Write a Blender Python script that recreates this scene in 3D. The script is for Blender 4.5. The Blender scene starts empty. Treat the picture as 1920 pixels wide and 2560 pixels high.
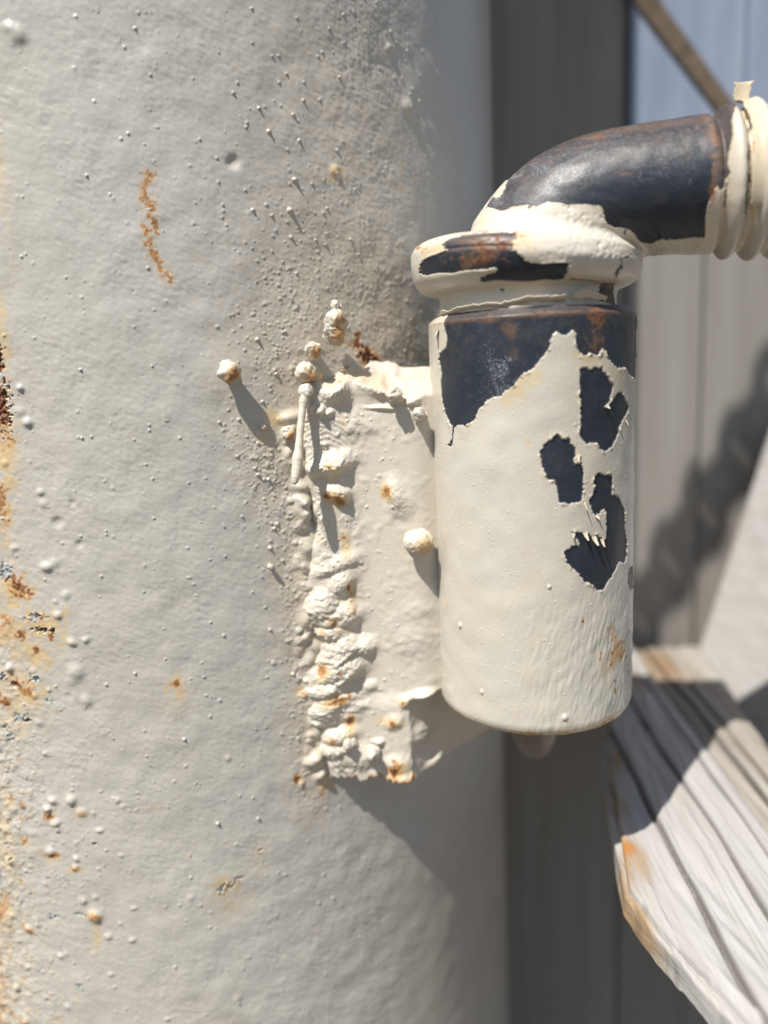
import bpy, math, random
import numpy as np
from mathutils import Matrix, Vector

# ================================================================ camera, sky, sun, exposure
SC = bpy.context.scene
COL = SC.collection
GROUND = -1100.0                   # ground level below the camera, mm
MM = 0.001
def W(p): return (p[0]*MM, p[1]*MM, (p[2] - GROUND)*MM)

_p, _r = math.radians(10.4), math.radians(2.63)
_f = Vector((0, math.cos(_p), -math.sin(_p))); _u0 = Vector((0, math.sin(_p), math.cos(_p))); _r0 = Vector((1, 0, 0))
_rt = math.cos(_r)*_r0 - math.sin(_r)*_u0; _up = math.sin(_r)*_r0 + math.cos(_r)*_u0
cam_d = bpy.data.cameras.new('camera'); cam = bpy.data.objects.new('camera', cam_d); COL.objects.link(cam)
cam.matrix_world = Matrix(((_rt.x, _up.x, -_f.x, 0), (_rt.y, _up.y, -_f.y, 0), (_rt.z, _up.z, -_f.z, -GROUND*MM), (0, 0, 0, 1)))
cam_d.sensor_fit = 'VERTICAL'; cam_d.sensor_height = 34.667; cam_d.lens = 34.667*1923/2560
cam_d.clip_start = 0.01; cam_d.clip_end = 200
cam_d.dof.use_dof = True; cam_d.dof.focus_distance = 0.158; cam_d.dof.aperture_fstop = cam_d.lens/4.9
SC.camera = cam

SUN_AZ, SUN_EL = math.radians(38.6), math.radians(57)
to_sun = Vector((-math.sin(SUN_AZ)*math.cos(SUN_EL), -math.cos(SUN_AZ)*math.cos(SUN_EL), math.sin(SUN_EL)))
sun_d = bpy.data.lights.new('sun', 'SUN'); sun = bpy.data.objects.new('sun', sun_d); COL.objects.link(sun)
sun.rotation_euler = to_sun.to_track_quat('Z', 'Y').to_euler(); sun.location = (-2, -2, 4)
sun_d.energy = 4.6; sun_d.angle = math.radians(0.53); sun_d.color = (1.0, 0.955, 0.88)
wd = bpy.data.worlds.new('World'); SC.world = wd; wd.use_nodes = True
wn = wd.node_tree.nodes; wn.clear()
sky = wn.new('ShaderNodeTexSky'); sky.sky_type = 'NISHITA'; sky.sun_disc = False
sky.sun_elevation = SUN_EL; sky.sun_rotation = math.atan2(to_sun.x, to_sun.y)
bg = wn.new('ShaderNodeBackground'); bg.inputs['Strength'].default_value = 0.07
wo = wn.new('ShaderNodeOutputWorld')
wd.node_tree.links.new(sky.outputs[0], bg.inputs[0]); wd.node_tree.links.new(bg.outputs[0], wo.inputs[0])
SC.view_settings.view_transform = 'Standard'; SC.view_settings.look = 'None'
SC.view_settings.exposure = 0.40; SC.view_settings.gamma = 1; SC.view_settings.use_curve_mapping = False
SC.cycles.max_bounces = 6; SC.cycles.diffuse_bounces = 4
SC.cycles.use_denoising = True; SC.cycles.denoising_prefilter = 'ACCURATE'

PDX = .21
# ---------------------------------------------------------------- measurements (millimetres, camera at the origin, z up)
F_PX = 1923.0                      # focal length of the phone lens in photograph pixels (1920 wide)
PITCH, ROLL = math.radians(10.4), math.radians(2.63)
POST_C, POST_R = (-61.9, 257.7), 100.0
BAR_C, BAR_R = (33.06, 168.8), 21.7

def post_surf(u, v, h=0.0):
    a = u / POST_R
    r = POST_R + h
    return np.stack([POST_C[0] + r*np.sin(a), POST_C[1] - r*np.cos(a), v + 0*a], -1)

BAR_TOP, BAR_BOT = 10.6, -76.3
def bar_prof(v):                   # radius lost near the two rims
    t = np.clip((v - (BAR_TOP - 1.5)) / 1.5, 0, 1)
    b = np.clip(((BAR_BOT + 3.2) - v) / 3.2, 0, 1)
    return -1.35*t - 2.6*(1 - np.sqrt(np.clip(1 - b*b, 0, 1)))

def bar_surf(u, v, h=0.0):
    a = u / BAR_R
    r = BAR_R + bar_prof(v) + h
    return np.stack([BAR_C[0] + r*np.sin(a), BAR_C[1] - r*np.cos(a), v + 0*a], -1)

MNT_TOP, MNT_BOT, MNT_MID = 2.0, -94.0, -74.3
PA = np.array([(-21.5, 175.5), (-18.2, 169.6), (-15, 166.6), (-11, 166.6), (-5, 167.2), (3, 166.0), (7.5, 165.6), (11.0, 166.6), (14.5, 168.5), (22, 170)], float)
PB = np.array([(-21.5, 175.5), (-18.2, 169.8), (-15, 167.0), (-11, 166.8), (-4, 166.4), (2.6, 165.2), (5.0, 166.9), (12, 174.3), (25, 188.3), (42, 206)], float)
def smooth(x):
    x = np.clip(x, 0, 1); return x*x*(3 - 2*x)
def catmull(P, t):
    n = len(P); t = np.clip(t, 0, n - 1 - 1e-6); i = t.astype(int); f = (t - i)[..., None]
    g = lambda k: P[np.clip(k, 0, n - 1)]
    a, b, c, d = g(i-1), g(i), g(i+1), g(i+2)
    return 0.5*((2*b) + (c-a)*f + (2*a-5*b+4*c-d)*f*f + (3*b-a-3*c+d)*f**3)
def mnt_surf(u, v, h=0.0):         # u 0..9 along the outline, v = height
    u, v = np.broadcast_arrays(np.asarray(u, float), np.asarray(v, float))
    w = smooth((v - MNT_MID + 2.0) / 4.0)[..., None]
    xy = catmull(PA, u)*w + catmull(PB, u)*(1 - w)
    e = 0.05
    w1 = w
    p1 = catmull(PA, u + e)*w1 + catmull(PB, u + e)*(1 - w1)
    p0 = catmull(PA, np.maximum(u - e, 0))*w1 + catmull(PB, np.maximum(u - e, 0))*(1 - w1)
    d = p1 - p0; d /= np.linalg.norm(d, axis=-1, keepdims=True) + 1e-9
    n = np.stack([d[..., 1], -d[..., 0]], -1)
    back = 13.0*smooth((v - (MNT_TOP - 7.5)) / 9.0)        # the weld slopes back to the pipe at the top
    xy = xy + n*np.asarray(h)[..., None] + np.array([0.12, 1.0])*back[..., None]
    return np.concatenate([xy, v[..., None]], -1)

def basis():
    f = np.array([0, math.cos(PITCH), -math.sin(PITCH)]); u0 = np.array([0, math.sin(PITCH), math.cos(PITCH)]); r0 = np.array([1., 0, 0])
    return f, math.cos(ROLL)*r0 - math.sin(ROLL)*u0, math.sin(ROLL)*r0 + math.cos(ROLL)*u0

EL_ST = np.array([[32.12, 168.8, 9.27, -18.38, 0.0, 0.82, 19.3], [32.19, 168.8, 11.84, -18.37, 0.0, 0.74, 19.3], [32.25, 168.8, 13.74, -18.38, 0.0, 0.49, 19.3], [32.22, 168.6, 14.62, -19.02, 0.0, 0.27, 19.7], [31.94, 168.4, 15.4, -21.42, 0.0, 0.18, 21.0], [31.76, 168.2, 16.65, -22.88, 0.0, 0.53, 22.3], [31.7, 168.2, 18.28, -23.5, 0.0, 1.04, 23.2], [31.7, 168.0, 19.91, -23.67, 0.0, 1.65, 23.4], [31.86, 168.0, 21.48, -23.58, 0.0, 2.16, 23.0], [32.56, 167.8, 22.54, -22.9, 0.0, 2.6, 22.2], [34.37, 167.6, 23.2, -21.28, 0.0, 2.81, 20.8], [37.83, 167.2, 23.78, -18.11, 0.0, 3.06, 17.4], [38.9, 167.0, 25.2, -17.48, 0.0, 4.36, 15.6], [40.54, 166.46, 26.91, -16.51, 0.0, 6.04, 15.05], [42.43, 165.87, 28.56, -15.31, 0.0, 7.69, 14.66], [44.71, 165.2, 30.07, -13.78, 0.0, 9.26, 14.43], [47.44, 164.47, 31.33, -11.92, 0.0, 10.6, 14.3], [50.57, 163.7, 32.2, -9.83, 0.0, 11.59, 14.21], [53.97, 162.87, 32.67, -7.63, 0.0, 12.21, 14.15], [57.44, 161.99, 32.84, -5.46, 0.0, 12.55, 14.11], [60.7, 161.11, 32.86, -3.5, 0.0, 12.75, 14.1], [63.51, 160.33, 32.85, -2.0, 0.0, 12.88, 14.08], [65.94, 159.68, 32.85, -1.07, 0.0, 12.97, 14.03], [68.51, 159.09, 32.85, -0.67, 0.0, 13.04, 13.98], [71.94, 158.37, 32.82, -0.6, 0.0, 13.15, 13.97], [76.65, 157.37, 32.74, -0.67, 0.0, 13.32, 14.02], [82.65, 156.05, 32.62, -0.79, 0.0, 13.54, 14.1], [89.53, 154.5, 32.47, -0.93, 0.0, 13.78, 14.2]])
def el_frame(t):
    S = catmull(EL_ST, np.asarray(t, float))
    d = catmull(EL_ST, np.asarray(t, float) + .05) - catmull(EL_ST, np.asarray(t, float) - .05)
    c, a, rd = S[..., :3], S[..., 3:6], S[..., 6]
    ah = a/np.linalg.norm(a, axis=-1, keepdims=True)
    ax = d[..., :3]; ax = ax - ah*(ax*ah).sum(-1, keepdims=True)
    ax = ax/np.maximum(np.linalg.norm(ax, axis=-1, keepdims=True), 1e-9)
    w = smooth((np.asarray(t, float) - 12)/6)[..., None]
    cr = np.cross(ah, ax); cr = np.where(cr[..., 1:2] > 0, -cr, cr)
    dep = w*cr + (1 - w)*np.array([0., -1., 0.])
    dep = dep/np.linalg.norm(dep, axis=-1, keepdims=True)
    return c, a, dep, rd
def el_surf(t, q):                 # t = station, q = degrees round the section (90 = towards the street side)
    t, q = np.broadcast_arrays(np.asarray(t, float), np.asarray(q, float))
    c, a, dep, rd = el_frame(t); r = np.radians(q)[..., None]
    return c + a*np.cos(r) + dep*(rd[..., None])*np.sin(r)

D_dots = [[19.31,65.57,0.45],[17.03,62.3,0.26],[20.15,68.28,0.16],[62.13,73.19,0.32],[58.46,69.85,0.26],[55.49,64.15,0.26],[60.25,60.87,0.45],[56.57,65.14,0.26],[37.76,57.06,0.26],[36.8,55.13,0.39],[41.8,52.72,0.52],[49.0,52.22,0.52],[51.45,55.2,0.45],[43.52,48.53,0.65],[49.99,47.34,0.52],[29.53,46.24,0.19],[16.17,47.0,0.32],[14.73,46.06,0.26],[48.42,39.63,0.71],[46.9,33.53,0.84],[38.99,33.26,0.58],[46.91,28.25,0.52],[52.49,27.88,0.45],[54.78,27.1,0.45],[55.55,34.49,0.39],[61.02,28.42,0.52],[63.04,25.37,0.39],[58.8,46.37,0.45],[71.06,43.39,0.32],[32.52,38.39,0.26],[37.74,37.04,0.19],[33.03,34.14,0.26],[33.46,30.27,0.26],[42.99,32.39,0.32],[62.97,38.91,0.32],[7.65,39.47,0.45],[-5.94,25.62,0.26],[-6.81,25.17,0.32],[11.63,36.01,0.19],[47.56,20.99,0.39],[38.06,7.68,0.52],[71.98,44.42,0.32],[75.79,63.74,0.52],[78.12,64.11,0.52],[92.33,76.91,0.58],[75.0,72.8,0.65],[83.89,60.48,0.65],[71.05,77.55,0.32],[89.59,51.52,0.39],[75.11,28.92,0.39],[79.25,19.82,0.39],[77.03,15.8,0.52],[81.7,13.26,0.39],[48.1,59.85,0.32],[55.27,55.84,0.32],[51.83,58.7,0.26],[46.42,58.03,0.26],[38.85,48.99,0.26],[41.73,70.88,0.32],[2.31,2.93,0.45],[0.97,-10.75,0.42],[16.41,3.07,0.26],[14.7,-8.77,0.19],[38.02,7.51,0.45],[38.14,-5.33,0.53],[28.78,-9.08,0.45],[32.85,-8.74,0.53],[31.88,-16.44,0.45],[37.46,-37.03,0.68],[38.71,-32.83,0.57],[38.19,-21.97,0.6],[36.07,-20.67,0.6],[35.44,-19.27,0.53],[36.1,-55.59,0.53],[25.88,-55.32,0.45],[3.71,-30.99,0.19],[-1.58,-31.09,0.19],[20.02,-35.1,0.19],[1.67,-39.92,0.3],[41.5,0.34,0.68],[20.63,-61.0,0.23],[6.46,-61.99,0.26],[28.02,-31.27,0.26],[31.93,-29.46,0.34],[13.74,-28.21,0.23],[14.3,-19.86,0.3],[27.67,-37.73,0.26],[14.59,-9.9,0.15],[2.87,-10.6,0.15],[3.72,-30.27,0.15],[13.16,-59.29,0.15],[32.9,-46.35,0.19],[19.9,-41.57,0.19],[15.5,-78.15,0.58],[0.23,-76.63,0.29],[7.08,-81.33,0.24],[20.94,-99.66,0.68],[30.1,-100.31,0.58],[35.37,-116.19,0.34],[44.68,-119.23,0.44],[46.8,-126.4,0.44],[10.78,-118.74,0.29],[15.47,-119.45,0.29],[8.28,-134.67,0.49],[21.97,-147.13,0.44],[25.33,-135.37,0.29],[-4.3,-103.54,0.39],[20.92,-64.29,0.24],[6.46,-61.98,0.19],[0.08,-64.13,0.39],[49.99,-103.1,0.39],[29.27,-94.82,0.29],[26.39,-93.67,0.29],[40.61,-66.89,0.68],[-15.69,-133.31,0.29]]
D_domes = [[-10.52,-0.19,0.91,0.7],[-9.85,-7.2,1.21,0.55],[-9.83,-37.55,1.51,0.45],[-8.05,-36.68,1.13,0.3],[-6.35,-43.74,1.13,0.3],[-8.58,-48.17,1.06,0.5],[-6.16,-54.28,1.21,0.5],[-3.15,-53.8,0.98,0.4],[-21.51,-60.13,0.98,0.5],[-5.83,-60.8,1.89,0.2],[-9.03,-21.52,0.98,0.4],[-6.22,-28.03,1.28,-0.35],[-2.5,-23.89,0.83,-0.3],[-2.14,-32.88,0.98,-0.3],[-11.15,-4.75,1.13,0.25],[-8.76,-45.17,0.68,0.35],[-6.27,-61.41,2.33,0.12],[-7.45,-63.13,1.46,0.12],[-4.61,-67.71,1.46,0.3],[-21.63,-60.29,1.07,0.5],[-12.9,-65.11,0.63,0.5],[-8.37,-66.62,1.07,-0.2],[-15.64,-91.58,1.26,0.55],[-11.04,-91.34,1.36,0.55],[-17.11,-93.79,1.16,0.6],[-15.6,-97.21,1.26,0.6],[-15.28,-98.82,0.78,0.6],[-17.64,-104.4,1.31,0.55],[-11.59,-105.75,0.87,0.6],[-12.26,-108.24,0.87,0.5],[-32.5,-142.51,1.16,0.6],[-18.8,-131.58,0.87,0.5],[-30.97,-151.24,1.36,0.65],[-28.76,-107.83,1.31,0.75],[-8.78,-120.39,1.75,0.6],[-26.64,-125.29,1.26,0.55],[-6.29,-125.75,1.16,0.35],[-0.8,-126.73,0.97,0.35],[-3.12,-122.39,0.68,0.35],[-0.52,-91.5,0.87,0.35],[-0.99,-105.01,0.78,0.3],[24.47,-84.22,0.87,0.3],[-6.91,-135.81,0.87,0.35],[-11.19,-116.53,1.26,0.3],[-8.22,-115.62,0.87,0.3],[-9.01,-94.35,1.26,0.35],[-23.74,-123.82,0.68,0.5],[-29.7,-129.15,0.97,0.4],[-23.3,-93.44,0.78,0.4],[-16.41,-66.42,0.87,0.4],[-25.27,-76.63,1.07,0.4],[-6.28,-94.62,0.68,0.3],[-16.25,-72.78,1.26,0.25],[-7.09,-101.61,0.68,0.3],[-2.33,64.65,1.94,0.3],[-3.79,65.96,1.43,0.25],[35.71,42.32,1.69,-0.35],[79.7,58.41,2.2,0.25],[74.36,69.47,1.04,0.35],[57.83,42.35,1.17,0.45],[58.48,41.43,0.78,0.5]]
D_chips = [[-19.66,-38.4,1.66,1.28,"m"],[-13.99,-48.68,1.74,0.75,"m"],[-13.01,-51.45,1.36,0.45,"k"],[-10.33,-51.54,0.45,0.98,"k"],[-23.75,-62.19,0.98,0.53,"m"],[-15.87,-62.31,0.83,0.45,"m"],[-15.0,-3.23,1.7,4.34,"r"],[-14.09,5.51,0.75,2.26,"r"],[-12.75,-48.12,0.75,0.38,"k"],[-15.85,-62.38,1.07,0.68,"m"],[-23.72,-62.15,0.87,0.68,"m"],[-13.24,-67.63,0.73,0.39,"m"],[-21.2,-71.96,1.75,0.78,"m"],[-24.61,-74.23,0.97,0.53,"m"],[-24.38,-76.4,1.17,0.58,"m"],[-29.32,-103.73,0.68,0.44,"m"],[-30.1,-100.24,0.49,0.39,"k"],[-19.64,-121.16,1.36,0.58,"m"],[-12.17,-120.21,1.17,0.29,"m"],[-19.14,-111.43,0.39,0.24,"m"],[-14.41,-111.82,0.39,0.19,"m"],[-24.04,-144.38,0.49,0.34,"m"],[-14.99,-139.98,0.58,0.68,"m"],[-14.76,-138.96,0.44,0.34,"k"],[24.53,-114.38,1.07,0.39,"m"],[21.95,-115.62,1.17,0.68,"s"],[20.35,-116.98,0.78,0.58,"m"],[29.73,-108.71,0.58,0.44,"s"],[-28.57,-107.41,0.44,0.34,"k"],[-24.53,-116.06,0.29,0.24,"k"],[-20.94,-64.04,0.68,0.44,"k"],[-19.12,-72.48,0.78,0.29,"k"],[-16.72,-95.65,0.58,0.29,"r"],[-6.87,-101.88,0.29,0.24,"k"],[-32.48,-113.23,0.39,1.46,"m"],[64.02,3.61,1.25,1.16,"r"],[65.28,2.06,1.07,0.89,"r"]]
D_rust = [[-17.12,-41.55,1.28,1.51,0.95],[-14.6,-43.23,0.83,0.98,0.9],[-14.59,-55.92,0.6,0.98,0.8],[-10.91,-53.05,0.91,1.13,0.8],[-17.93,-52.7,0.75,0.83,0.8],[-12.71,-49.25,1.13,0.6,0.8],[-20.97,-49.7,0.98,0.91,0.75],[-18.04,-22.37,0.83,2.26,0.6],[-14.85,-7.36,0.98,0.98,0.6],[-18.44,-26.32,0.83,1.51,0.5],[-15.49,-5.27,1.13,3.4,0.7],[32.6,1.42,0.42,0.53,0.8],[15.13,-65.34,0.68,0.97,0.75],[42.36,-71.74,0.78,0.68,0.6],[-24.01,-102.06,0.68,0.49,0.7],[1.14,-117.69,0.34,0.34,0.35],[-12.28,-108.35,0.87,0.44,0.6],[-25.86,-91.37,0.49,0.49,0.6],[-23.37,-93.18,0.44,0.49,0.6],[39.39,-92.18,0.87,1.07,0.75],[45.46,-98.24,0.68,0.49,0.6],[-24.48,-68.04,1.16,0.97,0.8],[-20.86,-64.19,1.07,0.87,0.85],[-17.81,-65.2,1.26,0.87,0.6],[-33.9,-121.55,0.97,1.46,0.6],[-8.77,-120.28,1.26,0.68,0.8],[-11.37,-124.54,0.29,0.39,0.6],[-26.8,-125.55,0.87,0.68,0.7],[-31.31,-151.33,0.87,0.68,0.7],[-17.75,-105.23,1.16,0.58,0.7],[-17.16,-95.68,0.78,0.49,0.8],[-31.67,-117.94,0.87,1.07,0.4],[49.36,-67.76,0.68,1.07,0.6],[-9.01,-94.35,0.44,0.44,0.5],[-22.17,-82.16,0.49,0.39,0.3],[-10.85,-131.28,0.29,0.29,0.5],[63.37,3.89,2.54,1.95,1.0],[65.85,2.05,1.79,1.79,1.0],[61.43,6.13,0.89,1.97,0.9]]
D_stain = [[-14.58,-8.06,2.26,2.26,0.8],[-15.76,-13.58,3.02,8.3,0.62],[-17.99,-25.96,2.26,7.55,0.45],[-18.05,-42.49,4.15,4.15,0.75],[-12.92,-50.76,5.66,4.15,0.6],[-15.37,-57.27,4.91,3.77,0.55],[-20.28,-51.98,4.53,6.04,0.55],[-6.39,-47.1,0.91,0.91,0.4],[40.32,-8.14,1.89,2.26,0.6],[37.91,-10.85,1.51,1.13,0.6],[37.75,-13.0,2.26,2.26,0.3],[32.63,1.76,1.13,1.13,0.5],[15.22,-65.86,2.04,2.81,0.6],[13.91,-70.01,2.91,2.43,0.16],[42.36,-71.74,1.75,1.36,0.6],[-19.48,-65.76,5.82,5.82,0.5],[-22.59,-72.04,4.37,4.37,0.35],[-24.01,-102.06,1.75,1.26,0.5],[1.14,-117.69,0.78,0.68,0.45],[-12.33,-108.79,1.65,0.68,0.6],[-26.82,-91.91,1.94,2.91,0.4],[-29.23,-103.16,2.43,9.71,0.35],[-8.81,-120.68,1.94,1.65,0.8],[-9.12,-125.5,1.07,3.88,0.42],[-32.89,-121.34,2.91,4.37,0.55],[-26.67,-125.53,1.94,1.36,0.6],[-31.31,-151.33,1.65,1.26,0.75],[-28.76,-107.83,1.65,1.65,0.8],[-17.55,-105.77,2.23,1.16,0.6],[-16.42,-95.37,1.46,1.07,0.6],[21.42,-116.07,2.91,2.91,0.55],[22.52,-120.83,3.88,2.91,0.22],[29.83,-110.7,1.46,3.88,0.2],[29.71,-108.88,1.07,0.87,0.6],[-9.05,-94.62,1.46,1.46,0.5],[-15.37,-97.47,0.97,0.78,0.6],[7.86,-94.23,1.36,0.68,0.2],[-10.91,-129.55,1.65,2.43,0.2],[39.88,-92.75,1.65,1.26,0.6],[46.7,-96.37,2.43,2.43,0.6],[-15.7,-142.1,0.68,1.46,0.3],[-21.79,-149.41,1.46,0.97,0.3],[58.14,41.69,1.69,2.85,0.7],[64.53,42.93,0.91,0.65,0.4],[76.92,43.84,0.65,1.94,0.35],[76.25,40.34,1.43,0.78,0.4],[-12.67,10.9,1.3,7.78,0.5],[-8.72,40.62,1.04,12.96,0.25]]
D_scratch = [[[19.51,39.87],[19.07,38.7],[18.24,36.84],[17.62,34.97]],[[18.93,34.97],[19.0,32.27],[19.47,30.38],[19.56,29.02]],[[17.97,29.58],[18.2,27.4],[18.76,25.2],[19.4,23.26],[20.08,21.59],[21.62,20.06]]]
D_grain = [[41.54,0.76,4.02,260],[36.4,-9.9,4.02,200],[37.55,-17.68,3.58,300],[40.5,-25.83,4.02,420],[43.12,-34.19,3.58,330],[43.42,-43.38,3.13,220],[44.39,-50.06,3.13,160],[42.81,-59.23,2.68,160],[42.29,-66.81,2.5,140],[42.72,-74.71,2.5,140],[40.69,-83.14,2.33,120],[44.4,-94.26,3.58,220],[45.65,-90.52,2.68,160],[48.24,19.66,8.05,420],[57.81,19.83,7.16,420],[63.36,25.09,8.05,300],[69.34,11.38,5.37,420],[76.62,5.01,4.47,420],[72.3,20.31,5.37,300],[51.57,27.87,9.84,300],[75.88,38.04,5.37,70],[82.29,29.86,3.58,120],[44.97,11.46,5.37,300],[65.12,53.26,14.31,110],[83.83,56.46,5.37,40],[83.37,73.23,5.37,40],[61.97,2.6,5.37,400],[37.73,7.5,5.37,140],[34.12,-17.39,5.37,90],[36.59,-67.58,5.37,60],[-18.62,-91.56,8.05,60]]
D_mount = [[3.14,-3.25,3.59,2.83,20,2.2],[3.54,-5.44,2.26,1.7,30,1.2],[4.14,-2.37,4.53,2.26,8,2.4],[4.64,-3.69,2.26,1.89,0,1.6],[2.02,-7.62,0.83,0.83,0,1.5],[2.59,-8.06,0.91,0.83,0,1.6],[3.04,-8.5,1.28,0.75,-30,1.0],[3.17,-19.21,4.72,2.34,-12,2.2],[3.22,-20.31,2.64,1.13,-8,0.8],[3.19,-25.99,2.83,1.96,15,2.6],[4.91,-25.99,2.26,3.21,-15,1.2],[5.13,-29.05,3.02,3.02,0,0.8],[4.06,-10.9,4.15,3.4,0,0.7],[5.06,-4.78,1.59,1.36,10,1.7],[5.93,-6.31,1.51,0.83,-15,1.3],[6.26,-9.37,1.21,1.21,0,1.6],[5.56,-1.06,4.15,1.89,-8,1.5],[4.76,-7.84,4.53,0.53,3,0.6],[2.09,-20.74,0.98,1.89,0,1.2],[0.32,-48.73,3.21,1.81,-32,1.8],[0.0,-54.2,1.51,1.06,20,1.0],[1.12,-54.64,2.08,1.59,0,1.5],[1.89,-52.23,0.91,0.83,0,1.2],[2.74,-53.76,4.53,3.09,-18,2.0],[3.41,-53.33,1.7,2.26,0,1.0],[2.97,-61.64,4.53,2.64,-35,1.9],[3.86,-61.64,2.83,2.34,-15,2.2],[2.54,-67.1,4.72,3.21,-38,1.8],[3.22,-67.76,3.02,0.75,-42,1.0],[2.94,-64.04,3.4,0.53,-38,0.6],[2.74,-70.38,3.4,0.68,-45,0.9],[2.84,-74.1,4.15,1.89,-22,1.5],[1.69,-78.26,3.4,2.34,-35,1.7],[3.09,-78.04,3.02,1.89,0,0.7],[3.99,-71.04,1.81,1.51,0,0.9],[3.46,-75.63,2.26,1.51,0,0.6],[2.09,-86.78,3.21,2.64,0,1.6],[3.07,-85.47,1.43,1.43,0,2.2],[3.81,-88.1,1.59,1.43,0,2.0],[3.54,-90.06,2.64,1.89,0,1.0],[4.06,-84.6,1.36,0.83,0,1.2],[4.56,-79.79,2.26,1.7,-30,0.9],[4.98,-74.76,1.36,1.36,0,0.9],[5.91,-73.23,3.02,1.13,-8,2.2],[6.23,-84.16,2.64,2.83,-40,1.1],[6.7,-93.13,2.08,1.51,-35,1.4],[4.61,-90.28,2.83,2.26,0,1.2],[4.76,-93.56,3.02,1.28,8,1.3],[5.31,-60.32,4.53,4.15,0,0.5],[5.63,-53.33,3.4,2.64,0,0.4],[4.69,-56.39,1.89,2.26,0,0.3],[0.72,-85.91,1.89,2.26,0,1.0],[0.5,-91.38,1.66,1.89,0,1.2],[1.4,-79.79,1.51,0.91,0,1.2]]
D_mrust = [[4.76,-25.77,0.83,1.13,0.7],[2.89,-19.87,0.6,0.53,0.75],[2.64,-26.43,0.91,0.6,0.7],[3.34,-27.3,1.51,1.13,0.6],[3.56,-10.9,0.3,1.51,0.4],[6.06,-6.09,1.06,0.6,0.7],[6.33,-0.62,1.51,0.75,0.6],[1.64,0.69,0.6,0.6,0.7],[1.22,-0.62,0.6,0.53,0.7],[3.36,-35.83,0.53,0.53,0.7],[3.51,-0.41,0.75,0.3,0.6],[3.39,-3.03,0.38,0.3,0.4],[1.02,-46.77,0.53,0.38,0.7],[1.97,-57.48,0.6,1.06,0.6],[2.59,-55.08,0.68,0.68,0.4],[1.97,-66.67,0.6,0.98,0.6],[2.84,-66.67,0.45,0.3,0.6],[2.67,-73.66,1.59,0.91,0.7],[3.22,-72.79,0.45,0.53,0.7],[3.17,-78.91,0.98,1.13,0.7],[2.19,-83.72,0.6,0.68,0.6],[4.54,-79.79,1.13,1.51,0.7],[4.93,-74.76,0.53,0.53,0.8],[4.54,-91.16,1.13,1.66,0.8],[4.86,-94.0,2.64,1.06,0.95],[4.51,-88.97,0.83,0.6,0.7],[6.33,-94.0,1.28,0.75,0.6],[3.61,-53.11,0.3,1.89,0.55],[3.41,-46.98,0.38,1.13,0.7],[3.51,-48.95,0.45,0.91,0.5],[0.75,-64.92,0.98,0.91,0.5]]
D_mstain = [[4.76,-25.77,1.89,2.64,0.6],[3.02,-19.87,3.4,1.89,0.4],[3.09,-26.87,4.15,2.26,0.6],[3.56,-11.12,1.51,3.02,0.35],[4.31,-2.15,12.08,2.64,0.3],[6.03,-3.9,3.4,4.15,0.5],[1.5,-0.19,2.26,1.89,0.6],[3.39,-37.36,1.89,4.53,0.5],[5.33,-39.11,1.51,1.51,0.4],[0.62,-47.86,3.4,1.89,0.6],[1.97,-57.48,1.51,2.26,0.45],[3.51,-49.39,1.89,6.42,0.5],[2.54,-54.86,2.26,2.26,0.35],[2.02,-67.54,1.66,3.4,0.5],[2.74,-74.1,3.4,1.89,0.65],[3.19,-80.22,1.89,4.91,0.5],[2.19,-84.16,1.28,1.51,0.5],[4.51,-79.79,3.77,2.26,0.55],[4.96,-74.76,1.89,1.36,0.7],[4.59,-92.03,4.15,3.4,0.75],[4.84,-94.0,4.15,1.51,0.9],[6.46,-94.0,2.26,1.13,0.6],[3.17,-57.26,3.02,0.75,0.4],[0.65,-65.13,1.89,1.51,0.5],[0.4,-90.06,2.26,3.4,0.3],[2.84,-87.66,3.02,1.13,0.1]]
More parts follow.
